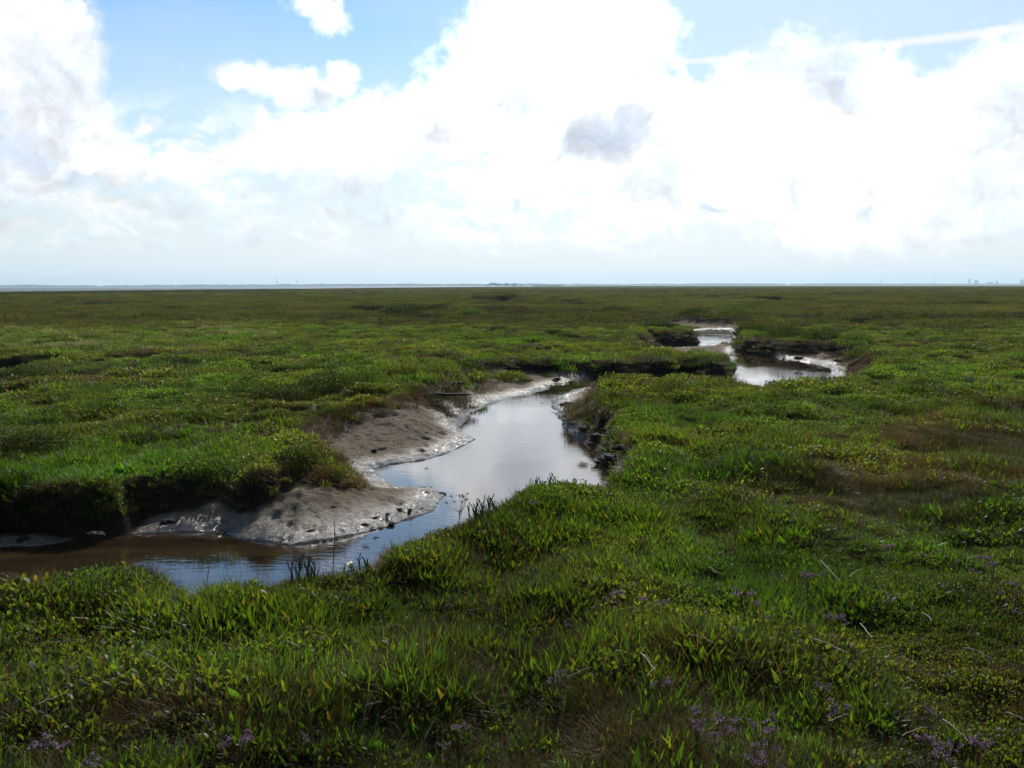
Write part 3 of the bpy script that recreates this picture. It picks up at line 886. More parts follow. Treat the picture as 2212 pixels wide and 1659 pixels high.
BUSHES = [
    (235, 1290, 330, .22, M_BUSH, 'big rounded green bush on the near bank at lower left, beside the brown water', .62),
    (450, 1012, 190, .20, M_BUSH, 'bushy green clump overhanging the dark left bank above the shadowed mud', .55),
    (640, 1004, 130, .19, M_BUSHD, 'dark brownish clump at the tip of the left bank over the mud tongue', .7),
    (60, 975, 190, .24, M_BUSHD, 'dark green bush at the left edge above the shadowed bank', .7),
    (180, 960, 150, .17, M_BUSH, 'small green bush right of the dark bush at the left edge', .7),
    (250, 885, 110, .17, M_BUSH, 'bright green tuft on the left marsh, well behind the shadowed bank', .7),
    (705, 850, 160, .33, M_BUSHD, 'dark rounded bush behind the grassy tongue and its small mud pool', .8),
    (865, 815, 170, .34, M_BUSHY, 'yellowish green bush at the corner of the far bank, left of the shiny mud', .8),
    (780, 832, 120, .26, M_BUSH, 'green bush between the dark rounded bush and the yellowish one', .8),
    (610, 862, 150, .24, M_BUSHD, 'low dark bush to the left of the dark rounded bush', .8),
    (480, 812, 240, .22, M_BUSHY, 'wide low yellow-green bush on the middle of the left marsh', .5),
    (50, 815, 150, .30, M_BUSHD, 'blackish bush standing in the hollow at the far left', .8),
    (1000, 796, 110, .25, M_BUSHD, 'dark bush above the shiny mud strip on the far bank', .7),
    (1100, 791, 100, .20, M_BUSHY, 'small yellowish bush on the far bank above the mid pool', .7),
    (1515, 764, 95, .30, M_BUSH, 'bush hanging over the end of the turf spit beside the second pool', .8),
    (1460, 775, 80, .25, M_BUSHD, 'dark bush on the turf spit just left of its bushy end', .8),
    (1625, 722, 90, .35, M_BUSHD, 'dark bush at the corner where the creek turns behind the second pool', .8),
    (1700, 731, 100, .42, M_BUSHD, 'dark bush in the middle of the bank behind the second pool', .8),
    (1775, 736, 100, .45, M_BUSHD, 'tall dark bush on the bank behind the second pool', .8),
    (1850, 746, 80, .40, M_BUSH, 'green bush at the right end of the bank behind the second pool', .8),
    (1428, 712, 90, .36, M_BUSHD, 'dark bush on the bump of bank left of the farthest shiny channel', .8),
    (1020, 684, 72, .55, M_BUSH, 'solitary green bush far out on the marsh beside a dark hollow', .8),
    (1230, 793, 110, .26, M_BUSHD, 'low dark bush on the far bank right of the shiny mud strip', .6),
    (1330, 790, 110, .24, M_BUSH, 'low green bush in the middle of the dark bank behind the pool', .6),
    (1400, 784, 80, .28, M_BUSHD, 'dark bush on the far bank left of the turf spit bushes', .7),
    (930, 790, 90, .24, M_BUSHY, 'small yellowish bush between the corner bush and the shiny mud strip', .8),
    (1330, 676, 90, .5, M_BUSHD, 'long dark bush on the ditch left of the farthest creek bend', .6),
    (1500, 682, 80, .5, M_BUSHD, 'dark bush on the bank right behind the farthest shiny channel', .6),
    (1590, 683, 80, .5, M_BUSH, 'green bush on the bank behind the farthest shiny channel, right of the dark one', .6),
    (1655, 700, 60, .4, M_BUSHD, 'small dark bush at the right end of the farthest creek bend', .7),
    (1940, 795, 120, .22, M_BUSHY, 'yellow-green bush on the marsh right of the second pool', .7),
    (860, 682, 100, .5, M_BUSHD, 'dark bush in the long hollow on the middle of the far marsh', .5),
    (330, 940, 120, .16, M_BUSHD, 'low dark cushion of leaves in the middle of the left marsh', .7),
    (95, 905, 130, .2, M_BUSH, 'green cushion bush near the left edge, behind the dark one', .7),
    (530, 955, 110, .14, M_BUSH, 'low green cushion on the turf behind the shadowed bank', .7),
    (1440, 905, 110, .13, M_BUSH, 'green cushion of leaves on the right bank, behind the lavender', .7),
    (1510, 985, 120, .12, M_BUSHD, 'dark cushion of leaves right of the lower end of the pool', .7),
    (1620, 880, 110, .14, M_BUSHY, 'yellowish cushion of leaves on the right hand marsh in front of the second pool', .7),
    (1225, 1085, 170, .11, M_BUSH, 'wide green hump of leaves on the near bank in front of the pool', .6),
    (890, 1185, 130, .12, M_BUSH, 'green cushion on the near bank at the narrow water', .6),
    (1740, 1500, 260, .13, M_BUSHD, 'dark leafy mound behind the flower bed at bottom right', .6),
    (620, 1470, 260, .11, M_BUSH, 'leafy mound of round leaves in the left foreground', .6),
    (1322, 868, 70, .14, M_BUSHD, 'small dark bush on the right bank top where the pool narrows', .8),
    (1385, 935, 60, .12, M_BUSH, 'little green bush on the right bank above the muddy clods', .8),
]
for k, (px, py, w, h, mt, lab, dp) in enumerate(BUSHES):
    bush(px, py, w, h, mt, lab, 900 + 13 * k, depth=dp)

# --- sea lavender: five kinds of plant, copied


def make_lavender(seed, spikes, wide, hgt):
    g = np.random.default_rng(seed)
    root = empty('sea_lavender', (0, 0, 0))
    st, fl = [], []
    fork = Vector((0.01 * g.normal(), 0.01 * g.normal(), hgt * 0.55))
    st.append(tube([(0, 0, -0.02), (fork.x * 0.4, fork.y * 0.4, hgt * 0.3), tuple(fork)], 0.0022, 0.0016))
    for k in range(spikes):
        a = 2 * math.pi * k / spikes + g.normal() * 0.5
        r = wide * (0.25 + 0.75 * g.random())
        tip = Vector((r * math.cos(a), r * 0.8 * math.sin(a), hgt * (0.93 + 0.12 * g.random()) - 0.15 * r))
        midp = fork.lerp(tip, 0.5) + Vector((0, 0, -0.008))
        fl.append(tube([tuple(fork), tuple(midp), tuple(tip)], 0.0013, 0.0008, 3)[:2] + (np.full(9, 1.0),))
        n = 26
        along = g.random(n) ** 0.8
        d = Vector((math.cos(a), math.sin(a), 0.25))
        bx = tip.x + d.x * 0.022 * (along - 0.3) + g.normal(0, .0035, n)
        by = tip.y + d.y * 0.022 * (along - 0.3) + g.normal(0, .0035, n)
        bz = tip.z + 0.006 * along + g.normal(0, .003, n)
        fl.append(leaves(n, 1, (0.005, 0.009), (0.004, 0.0065), (0.0, 1.2), (0, 0.5), [0.3, 1.0, 0.8], seed * 7 + k, base=(bx, by, bz)))
    obj_parts('stem', st, M_STEM, root)
    obj_parts('flower_head', fl, M_PETAL, root)
    return root


LAV = [  # native px of the flower head, prototype, size, what singles it out
    (108, 1656, 0, 1.35, 'large spreading purple sea lavender head near the bottom left corner'),
    (202, 1692, 1, 1.0, 'pinkish white sea lavender at the bottom edge, right of the large corner one'),
    (528, 1640, 0, 1.25, 'full purple sea lavender head at bottom left centre, left of a small round one'),
    (675, 1640, 3, .9, 'small round violet sea lavender head at the bottom, right of the full one'),
    (1020, 1622, 2, 1.0, 'upper of two pink sea lavender heads at bottom centre'),
    (986, 1656, 3, 1.0, 'lower left pink sea lavender head of the pair at bottom centre'),
    (1370, 1322, 2, 1.1, 'pale pink sea lavender, topmost of the row right of centre'),
    (1353, 1336, 3, .9, 'small pink sea lavender at the left end of the row right of centre'),
    (1426, 1334, 2, 1.0, 'purple sea lavender in the middle of the row right of centre'),
    (1469, 1338, 0, .9, 'purple sea lavender at the right end of the row right of centre'),
    (1254, 1387, 3, .8, 'lone small sea lavender head below the row right of centre'),
    (1248, 1497, 1, .9, 'faded sea lavender beside the left end of a slanting dry stalk'),
    (1227, 1512, 4, .9, 'brownish withered sea lavender just left of the faded one by the slanting stalk'),
    (1469, 1517, 0, 1.0, 'violet sea lavender in yellowish round leaves below the crossed stalks'),
    (1545, 1584, 2, 1.0, 'lilac sea lavender at the left rim of the dark gap, bottom right'),
    (1592, 1633, 3, .9, 'small pink sea lavender at the left of the bottom right flower bed'),
    (1859, 1222, 3, 1.1, 'flat pink sea lavender standing alone, upper left of the right hand flowers'),
    (1973, 1218, 2, 1.2, 'flat topped purple sea lavender in front of brown turf on the right'),
    (2046, 1233, 3, .8, 'tiny lilac sea lavender right of the flat topped one'),
    (2126, 1247, 3, .9, 'small white tipped sea lavender at the far right, left of the wide pale one'),
    (2181, 1244, 2, 1.3, 'wide pale sea lavender at the far right, highest of its cluster'),
    (2203, 1257, 2, 1.2, 'pale sea lavender just below right of the widest one at far right'),
    (2165, 1269, 3, 1.1, 'low flat white sea lavender under the wide pale cluster at far right'),
    (1791, 1278, 0, 1.2, 'large bluish sea lavender in the middle of the right hand marsh'),
    (1820, 1278, 3, 1.1, 'bluish sea lavender touching the right side of the large one'),
    (1729, 1280, 4, 1.0, 'sparse lilac sea lavender left of the large bluish one'),
    (1649, 1320, 0, 1.4, 'broad dusky pink sea lavender over a dark hollow'),
    (1678, 1344, 2, 1.0, 'lower dusky pink sea lavender right below the broad one'),
    (1968, 1331, 3, 1.0, 'solitary lilac sea lavender right of the orange leaves'),
    (2250, 1302, 2, 1.2, 'pale lilac sea lavender at the right edge, upper of two'),
    (2226, 1318, 3, 1.1, 'deep violet sea lavender at the right edge, lower of two'),
    (1853, 1370, 0, 1.1, 'bright lilac sea lavender above the longest lying stalk'),
    (1872, 1383, 3, 1.1, 'lilac sea lavender at the lower right of the bright one above the longest stalk'),
    (2256, 1359, 3, .9, 'faint lilac sea lavender at the right edge below the violet one'),
    (1706, 1373, 3, 1.0, 'pink sea lavender at the tip of a short dry stalk'),
    (1824, 1526, 1, 1.0, 'greyish lavender head among round leaves, right of the big dark gap'),
    (1547, 1610, 0, .9, 'blue violet sea lavender in the bottom right bed, under the dark gap'),
    (1609, 1601, 0, 1.1, 'large violet sea lavender in the bottom right bed, in front of the dark gap'),
    (1618, 1628, 2, 1.0, 'purple sea lavender right under the large violet one'),
    (1704, 1599, 3, 1.1, 'flat topped lilac sea lavender at the right rim of the dark gap'),
    (1678, 1619, 3, 1.2, 'white tipped pink sea lavender below the flat topped one'),
    (1711, 1626, 2, .9, 'dull purple sea lavender right of the white tipped pink one'),
    (1853, 1570, 1, 1.2, 'pale brownish lavender head on a tall stem, bottom right'),
    (1839, 1585, 3, 1.0, 'small white and violet sea lavender at the foot of the tall brownish one'),
    (1704, 1661, 4, 1.1, 'faded brown pink sea lavender low in the bottom right bed'),
    (1682, 1688, 0, 1.1, 'dark lilac sea lavender at the bottom edge, right of centre'),
    (2050, 1646, 2, 1.1, 'pinkish grey sea lavender, leftmost of the bottom right corner'),
    (2083, 1664, 2, 1.1, 'pink grey sea lavender in the bottom right corner, right of the leftmost'),
    (2119, 1657, 4, 1.1, 'thin brownish sea lavender in the bottom right corner, left of the fullest head'),
    (2170, 1648, 0, 1.2, 'fullest pinkish sea lavender head in the bottom right corner'),
    (2090, 1682, 1, 1.1, 'lowest sea lavender in the bottom right corner, near the frame edge'),
    (2063, 1582, 3, .9, 'small purple sea lavender between broad leaves above the bottom right corner'),
    (1186, 1106, 3, 1.3, 'mauve sea lavender on the near bank in front of the pool'),
]
LP = [make_lavender(50 + k, sp, wd, hg) for k, (sp, wd, hg) in enumerate([(10, .048, .17), (7, .04, .19), (7, .04, .16), (3, .022, .15), (5, .045, .17)])]
used = [False] * 5
for k, (nx, ny, kind, size, lab) in enumerate(LAV):
    px, py = d2(nx, ny)
    o = LP[kind] if not used[kind] else copy_tree(LP[kind])
    used[kind] = True
    hz = (0.17, .19, .16, .15, .17)[kind] * 0.95
    x, y = at(px, py, hz)
    for _ in range(3):
        z = ground_z(x, y); x, y = at(px, py, z + hz * size * .92)
    o.location = (x, y, ground_z(x, y)); o.scale = (size * .75, size * .75, size * .92)
    o.rotation_euler = (0, 0, k * 1.7)
    tag(o, lab, 'flower', 'sea lavender flowering in the marsh')

# dried seed head and plants by the water


def stalk(p0, p1, r, label, mat=M_STRAW, sag=0.0, fork=False, lie=False, seed=0, name='dry_stalk', group='dry straw stalks lying and standing in the marsh'):
    (ax, ay), (bx, by) = d2(*p0), d2(*p1)
    if lie:
        A = at(ax, ay, 0.12); B = at(bx, by, 0.12)
        za = ground_z(*A) + 0.13; zb = ground_z(*B) + 0.13
        A = Vector((*at(ax, ay, za), za)); B = Vector((*at(bx, by, zb), zb))
    else:
        lo, hi = ((ax, ay), (bx, by)) if ay > by else ((bx, by), (ax, ay))
        q = at(*lo, 0.05); zq = ground_z(*q) + 0.05
        q = at(*lo, zq)
        A = Vector((q[0], q[1], zq))
        d = ray(*hi); t = (A.y - 0.01) / d.y
        B = Vector((d.x * t, d.y * t, EYE + d.z * t))
        A = A + (A - B).normalized() * 0.06
    g = random.Random(seed)
    pts = []
    for i in range(6):
        t = i / 5
        p = A.lerp(B, t)
        p.z += sag * math.sin(math.pi * t) + g.uniform(-.003, .003); p.x += g.uniform(-.004, .004)
        pts.append(p)
    base = pts[0].copy()
    r *= 0.8
    parts = [tube([tuple(p - base) for p in pts], r, r * 0.6, 5)]
    if fork:
        p = pts[4] - base
        parts.append(tube([tuple(p), tuple(p + Vector((0.02, 0.0, 0.025))), tuple(p + Vector((0.032, 0.005, 0.05)))], r * 0.6, r * 0.3))
    # leaf joints on the straw
    for t in (2, 4):
        p = pts[t] - base; dr = (pts[t] - pts[t - 1]).normalized() * 0.004
        parts.append(tube([tuple(p - dr), tuple(p), tuple(p + dr)], r * 1.35, r * 1.25, 5))
    v, f, rr = join(parts)
    o = obj(name, mesh_of(name, v, f), mat, loc=base)
    tag(o, label, 'stalk', group)
    return o


STALKS = [
    ((143, 1468), (163, 1592), 'tall upright pale stalk in the lower left, right one of two', 0, .0026),
    ((98, 1493), (105, 1610), 'upright pale stalk in the lower left, left one of two', 0, .0024),
    ((58, 1430), (170, 1425), 'pale stalk lying level at the left edge of the foreground', 1, .0022),
    ((85, 1562), (134, 1544), 'short pale stalk lying between two upright ones at lower left', 1, .0024),
    ((318, 1620), (342, 1568), 'slanting pale stalk rising out of the fine olive grass tuft', 0, .0022),
    ((734, 1332), (756, 1400), 'thin pale stalk leaning left in the dark green tuft left of centre', 0, .0022),
    ((466, 1236), (454, 1325), 'upright pale stalk in front of the blue reflection at the near bank', 0, .0042),
    ((322, 1446), (409, 1502), 'greyish green stalk arching through the leaves at lower left', 1, .0022),
    ((952, 1367), (952, 1430), 'vertical thin straw left of the centre of the foreground', 0, .0022),
    ((840, 1354), (852, 1414), 'kinked pale stalk left of the vertical thin straw', 0, .0022),
    ((823, 1533), (803, 1613), 'long pale stalk leaning right above the bottom edge, left of centre', 0, .0028),
    ((843, 1517), (836, 1553), 'short pale stalk standing beside the long leaning one', 0, .0024),
    ((812, 1564), (847, 1557), 'short stalk lying across the long leaning one', 1, .0024),
    ((970, 1593), (950, 1627), 'bent thick straw above the bottom edge left of centre', 0, .0032),
    ((903, 1618), (878, 1665), 'slanting straw at the bottom, left of the bent thick one', 0, .0028),
    ((1127, 1625), (1122, 1700), 'thick forked straw at the bottom edge near the centre', 2, .0042),
    ((1534, 1407), (1590, 1428), 'pale stalk sloping down to the right, right of the grass blades', 1, .0028),
    ((1420, 1448), (1455, 1486), 'steep pale stalk crossing a shorter one, right of centre', 1, .0026),
    ((1436, 1500), (1460, 1474), 'shorter stalk crossing the steep pale one', 1, .0018),
    ((1257, 1504), (1313, 1479), 'thin stalk rising to the right from the faded lavender', 1, .0020),
    ((1300, 1223), (1296, 1286), 'bright upright stalk alone in front of the pool, right of centre', 0, .0040),
    ((2163, 1166), (2177, 1195), 'short leaning stalk at the far right of the brown turf', 0, .0034),
    ((2055, 1136), (2092, 1193), 'long dull stalk leaning left over a leafy green plant at right', 0, .0026),
    ((1930, 1133), (1953, 1173), 'pale stalk leaning left on the brown turf at right', 0, .0028),
    ((1820, 1244), (1864, 1291), 'pale stalk sloping down beside the large bluish lavender', 1, .0030),
    ((1802, 1417), (1880, 1448), 'longest lying stalk, thick and pale, right of centre', 1, .0038),
    ((1910, 1384), (1933, 1415), 'steep pale stalk ending near the right end of the longest one', 1, .0034),
    ((2137, 1439), (2210, 1473), 'curved pale stalk lying at the right over dark green leaves', 3, .0034),
    ((2094, 1595), (2148, 1643), 'straight pale stalk sloping down to the pink lavender in the right corner', 1, .0034),
    ((2048, 1360), (2068, 1377), 'short pale stalk above bright blades on the right', 1, .0030),
    ((1839, 1600), (1881, 1586), 'pale stalk lying behind the small white and violet lavender', 1, .0024),
    ((2232, 1579), (2272, 1597), 'pale stalk running out of the right edge near the bottom', 1, .0028),
    ((1986, 1679), (2001, 1635), 'pale stalk standing at the bottom right, with a long stalk at its tip', 0, .0028),
    ((2001, 1633), (2057, 1613), 'long thin stalk rising right from the tip of a standing one', 1, .0022),
    ((1786, 1650), (1802, 1702), 'slanting grey stalk at the bottom edge, right of centre', 0, .0028),
    ((1687, 1357), (1697, 1374), 'short pale stalk standing under the lower dusky pink lavender', 0, .0026),
    ((1569, 1258), (1594, 1272), 'short lying stalk left of the bluish lavenders', 1, .0028),
    ((1748, 1406), (1751, 1441), 'short vertical stalk left of the longest lying one', 0, .0026),
    ((1885, 1280), (1911, 1262), 'thin yellow stalk rising to the right beside dark turf', 1, .0022),
    ((1500, 1281), (1538, 1297), 'thin stalk lying left of the right hand green clump', 1, .0024),
]
for k, (a, b, lab, kind, r) in enumerate(STALKS):
    stalk(a, b, r, lab, lie=kind in (1, 3), fork=kind == 2, sag=0.02 if kind == 3 else 0.004, seed=k)
stalk((742, 1158), (740, 1262), .0042, 'blackish dead stalk standing at the water edge beside a leafy green plant', M_TWIG, seed=99, name='dead_stalk', group='plants at the edge of the near water')

# leafy aster plant beside that stalk
q = at(*d2(775, 1268), 0.10)
ap = empty('sea_aster', (q[0], q[1], ground_z(*q) + 0.0))
ap.scale = (1.3, 1.3, 1.35)
tag(ap, 'leafy bright green plant with drooping leaves at the edge of the near water', 'plant', 'plants at the edge of the near water')
obj_parts('stem', [tube([(0, 0, -.02), (.004, 0, .08), (.012, 0, .17)], .004, .002, 5)], M_STEM, ap)
lv = []
for k in range(7):
    z = .05 + .02 * k
    lv.append(leaves(3, .004, (.05, .085), (.012, .02), (.5, 1.0), (.3, 1.1), LANCE, 70 + k, fold=.3, base=(np.full(3, .002 + .001 * k), np.zeros(3), np.full(3, z))))
obj_parts('leaves', lv, M_ASTER, ap)

# dried umbel in front of the pool
q = at(*d2(1019, 1172), 0.11)
um = empty('dried_seed_head', (q[0], q[1], ground_z(*q)))
um.scale = (1.1, 1.1, 1.15)
tag(um, 'dry brown branching seed head standing against the bright pool', 'dry plant', 'plants at the edge of the near water')
st, hd = [], []
gu = np.random.default_rng(5)
st.append(tube([(0, 0, -.02), (0, 0, .07), (.005, 0, .13)], .0022, .0015))
for k in range(11):
    a = gu.random() * 6.28; r = .03 + .05 * gu.random()
    tip = (r * math.cos(a), r * math.sin(a), .16 + .05 * gu.random())
    hd.append(tube([(0.002, 0, .08 + .004 * k), (tip[0] * .6, tip[1] * .6, .13), tip], .0014, .0009, 3))
    hd.append(leaves(16, 1, (.005, .010), (.004, .007), (0, 1.4), (0, .4), OVAL, 30 + k, base=(tip[0] + gu.normal(0, .006, 16), tip[1] + gu.normal(0, .006, 16), tip[2] + gu.normal(0, .003, 16))))
obj_parts('stem', st, M_TWIG, um)
obj_parts('seed_cluster', hd, plain('dry_seed', (0.16, 0.10, 0.08), 0.7, 0.2, 0.4), um)

# glasswort along the rim of the near bank
M_GLASS = plain('glasswort_stem', (0.040, 0.062, 0.020), 0.4, 0.5, 0.3)


def make_glasswort(seed, hgt):
    g = random.Random(seed)
    parts = []

    def shoot(p, d, L, r):
        pts = [p + d * (L * i / 5) + Vector((g.uniform(-.002, .002), g.uniform(-.002, .002), 0)) for i in range(6)]
        parts.append(tube([tuple(q) for q in pts], r, r * 0.75, 5))
        for i in range(1, 6):                               # swollen joints
            parts.append(tube([tuple(pts[i] - d * .004), tuple(pts[i] - d * .001), tuple(pts[i] + d * .002)], r * 1.35, r * 1.1, 5))
        return pts
    for s in range(3):
        base = Vector((g.uniform(-.02, .02), g.uniform(-.02, .02), -.02))
        pts = shoot(base, Vector((g.uniform(-.2, .2), g.uniform(-.2, .2), 1)).normalized(), hgt * g.uniform(.7, 1.1), .0028)
        for i in (2, 3, 4):
            a = g.random() * 6.28
            shoot(pts[i], Vector((math.cos(a) * .5, math.sin(a) * .5, 1)).normalized(), hgt * .35, .0022)
    v, f, r = join(parts)
    return obj('glasswort', mesh_of('glasswort', v, f), M_GLASS)


GP = [make_glasswort(300 + k, .125 + .015 * k) for k in range(3)]
GW = [((1047, 1160), 'glasswort sprig beside the dry seed head, leftmost of the rim'), ((1062, 1150), 'thin glasswort sprig right of the leftmost one at the pool rim'),
      ((1077, 1146), 'dark glasswort sprig in the middle of the rim group by the seed head'), ((1090, 1138), 'tall glasswort sprig right of the rim group by the seed head'),
      ((1148, 1100), 'glasswort sprig at the left of the green hump against the pool'), ((1178, 1092), 'glasswort sprig on the top of the green hump against the pool'),
      ((1196, 1088), 'glasswort sprig right of the hump top against the pool'), ((1224, 1080), 'tallest glasswort sprig on the near bank against the bright water'),
      ((1255, 1070), 'thin glasswort sprig near the right end of the pool rim'), ((1320, 1052), 'last glasswort sprig at the right end of the pool rim'),
      ((690, 1268), 'glasswort sprig on the rim left of the leafy plant'), ((655, 1275), 'short glasswort sprig against the blue reflection at the near rim'),
      ((806, 1256), 'glasswort sprig right of the leafy plant at the water edge'), ((962, 1170), 'glasswort sprig left of the dry seed head at the narrow water')]
for k, (p, lab) in enumerate(GW):
    o = GP[k] if k < 3 else copy_tree(GP[k % 3])
    q = at(p[0] * .97359, p[1] * .97359 + 16, 0.11)
    o.scale = (1.25, 1.25, 1.45)
    o.location = (q[0], q[1], ground_z(*q) - .005); o.rotation_euler = (0, 0, k * 2.1)
    tag(o, lab, 'plant', 'glasswort on the near bank rim')

# ------------------------------------------------------------------ clods of wet mud


def mud_material():
    m, n = base_mat('wet_mud')
    pos = n.n('ShaderNodeTexCoord').outputs['Object']
    c = n.ramp(n.noise(pos, 14, 4, .6), [(.3, (.008, .0065, .005)), (.7, (.020, .016, .012))])
    b = n.n('ShaderNodeBump', ins={'Strength': .8, 'Distance': .01, 'Height': n.noise(pos, 30, 5, .65)})
    d = n.n('ShaderNodeBsdfDiffuse', ins={0: c, 'Normal': b.outputs[0]})
    g = n.n('ShaderNodeBsdfGlossy', ins={0: (1, 1, 1, 1), 'Roughness': .55, 'Normal': b.outputs[0]})
    mx = n.n('ShaderNodeMixShader', ins={0: .03, 1: d.outputs[0], 2: g.outputs[0]})
    finish(n, mx.outputs[0])
    return m


M_CLOD = mud_material()


def make_clod(seed):
    import bmesh
    bm = bmesh.new()
    bmesh.ops.create_icosphere(bm, subdivisions=4, radius=1.0)
    v = np.array([q.co[:] for q in bm.verts])
    nn = 1 + 0.7 * fbm(v[:, 0] + v[:, 2] * .7 + seed * 3.1, v[:, 1] - v[:, 2] * .6, 0.9, 4, seed) + 0.4 * fbm(v[:, 0] * 3 + v[:, 2], v[:, 1] * 3 + v[:, 2] * 2, 1, 3, seed + 9)
    for q, k in zip(bm.verts, nn):
        q.co = q.co * k
        q.co.z *= 0.5
    m = bpy.data.meshes.new('mud_clod')
    bm.to_mesh(m); bm.free()
    m.polygons.foreach_set('use_smooth', np.full(len(m.polygons), True))
    return obj('mud_clod', m, M_CLOD)


CP = [make_clod(s) for s in (3, 8, 14, 21)]
r4 = lambda zx, zy: (600 + zx / 2.458, 780 + zy / 2.458)
r3 = lambda zx, zy: (zx / 2.911, 800 + zy / 2.911)
r2 = lambda zx, zy: (1136 + zx / 1.947, 560 + zy / 1.947)
CL_ = [
    (r4(1625, 285), .115, 'biggest dark clod at the top of the right bank where the pool narrows'), (r4(1700, 275), .09, 'dark clod just right of the biggest one on the right bank'),
    (r4(1705, 415), .085, 'rounded dark clod half way down the muddy right shore'), (r4(1785, 455), .08, 'dark clod at the foot of the right bank, right of the half way one'),
    (r4(1845, 575), .10, 'shiny dark clod at the lower end of the right shore'), (r4(1800, 605), .06, 'low wet clod at the lowest tip of the right shore, in the water'),
    (r4(1600, 350), .05, 'small wet clod below the biggest one on the right shore'), (r4(1540, 335), .05, 'dark wet clod at the outer tip of the right shore mud'),
    (r4(1650, 390), .055, 'wet clod between the small one and the rounded one on the right shore'), (r4(1745, 500), .05, 'wet clod on the right shore above the shiny mud'),
    (r4(1900, 520), .07, 'clod against the turf at the lower right shore'), (r4(1830, 500), .06, 'clod under the overhanging turf of the right shore'),
    (r4(1480, 285), .045, 'largest clod standing in the upper right of the pool'), (r4(1440, 315), .028, 'small clod in the pool just left below the largest one'),
    (r4(1490, 345), .03, 'clod in the pool between the largest one and the shore tip'), (r4(1457, 362), .032, 'lowest clod of the group in the upper right pool'),
    (r4(1375, 265), .022, 'tiny clod near the far rim of the pool, left one'), (r4(1425, 262), .024, 'tiny clod near the far rim of the pool, right one'),
    (r4(1333, 358), .032, 'flat clod in the middle of the upper pool'), (r4(1275, 313), .022, 'tiny clod at the upper left of the pool group'),
    (r4(1312, 340), .018, 'speck of mud just above the flat clod in the upper pool'), (r4(1100, 370), .018, 'speck of mud in the pool right of the mound shore'),
    (r4(1132, 447), .024, 'single clod in the water off the spit of the mud mound'), (r4(1110, 485), .035, 'dark clod at the very tip of the mound spit'),
    (r4(820, 697), .026, 'clod in the water left of the two above the lower tongue'), (r4(925, 718), .028, 'clod in the water in the middle of the three above the lower tongue'),
    (r4(1017, 748), .032, 'clod in the water right of the tip of the lower mud tongue'), (r4(935, 772), .038, 'clod on the upper edge of the lower mud tongue tip'),
    (r4(965, 822), .03, 'clod at the end of the lower mud tongue'), (r4(885, 880), .022, 'clod in the narrow water under the lower tongue, upper one'),
    (r4(900, 907), .026, 'clod in the narrow water under the lower tongue, lower one'), (r4(762, 952), .04, 'lumpy clod in the narrow water near the near bank'),
    (r4(600, 965), .038, 'clod at the water edge of the lower tongue, beside the narrow water'), (r4(660, 935), .036, 'dark clod on the wet rim of the lower tongue, right of the edge one'),
    (r4(700, 858), .035, 'dark clod near the middle of the lower mud tongue'), (r4(760, 862), .026, 'small clod right of the middle one on the lower tongue'),
    (r4(515, 943), .03, 'dark clod left of the edge one on the lower tongue'), (r4(575, 905), .026, 'small clod in the middle of the rim of the lower tongue'),
    (r4(640, 885), .028, 'small clod above the wet rim of the lower tongue'), (r4(220, 975), .03, 'clod at the left end of the lower tongue'),
    (r4(110, 1070), .034, 'clod in the brown water just off the lower tongue'), (r4(45, 1055), .03, 'clod in the brown water left below the lower tongue'),
    (r4(345, 845), .022, 'small dark clod in the shade line of the lower tongue'), (r4(565, 535), .04, 'dark clod at the foot of the mud mound'),
    (r4(850, 440), .022, 'small dark clod on the right slope of the mud mound'), (r4(400, 585), .026, 'small clod in the shiny gully below the mound'),
    (r3(1130, 1235), .038, 'wet clod in the middle of the brown water'), (r3(1500, 1197), .034, 'wet clod in the brown water near the lower tongue'),
    (r3(1380, 1272), .05, 'flat wet clod in the water where brown meets blue'), (r3(1520, 1267), .03, 'small wet clod right of the flat one where brown meets blue'),
    (r3(1215, 1282), .022, 'tiny clod in the brown water, lowest one'), (r3(775, 1150), .026, 'tiny clod at the shaded left shore of the brown water'),
    (r3(970, 1142), .042, 'flat clod at the shore under the big shaded clod'), (r3(625, 1120), .055, 'brown rounded hump of mud at the left shore of the brown water'),
    (r3(1085, 1035), .055, 'big black clod in the shade at the foot of the left bank'), (r3(1440, 1120), .05, 'shiny clod at the shore left of the lower tongue'),
    (r3(150, 1150), .045, 'wet clod at the far left shore of the brown water'),
    (r4(975, 232), .05, 'long thin dark ridge standing for a mud ledge shadow on the shiny strip behind the mound'),  # stretched clod added to draw the dark shadow line under a mud ledge
    (r2(65, 555), .09, 'dark clod fallen from the far bank onto the shiny strip'), (r2(190, 548), .11, 'large dark clod at the foot of the far bank where the channel leaves'),
    (r2(255, 560), .08, 'dark clod at the foot of the far bank, right of the large one'), (r4(1400, 155), .10, 'dark clod on the shiny strip near its right end'),
    (r4(1190, 165), .09, 'dark clod on the shiny strip near its middle'), (r4(1030, 170), .08, 'dark clod on the shiny strip below the far bank bush'),
    (r2(1100, 430), .12, 'dark clod in the mud under the bank behind the second pool'), (r2(1240, 455), .10, 'dark clod in the shiny mud at the right of the second pool'),
    (r2(1410, 465), .11, 'dark clod at the right end of the shiny mud by the second pool'),
]
for k, ((nx, ny), r, lab) in enumerate(CL_):
    o = CP[k] if k < 4 else copy_tree(CP[k % 4])
    px, py = d2(nx, ny)
    x, y = at(px, py, WATER)
    for _ in range(3):
        z = max(ground_z(x, y), WATER - .01); x, y = at(px, py, z)
    o.location = (x, y, z - r * 0.12)
    r *= 0.85
    o.scale = (r * 1.15, r * .9, r * .8) if 'long thin' not in lab else (.28, .05, .035)
    o.rotation_euler = (0, 0, k * 1.3 if 'long thin' not in lab else 0)
    tag(o, lab, 'mud clod', 'clods of wet mud in and beside the creek')

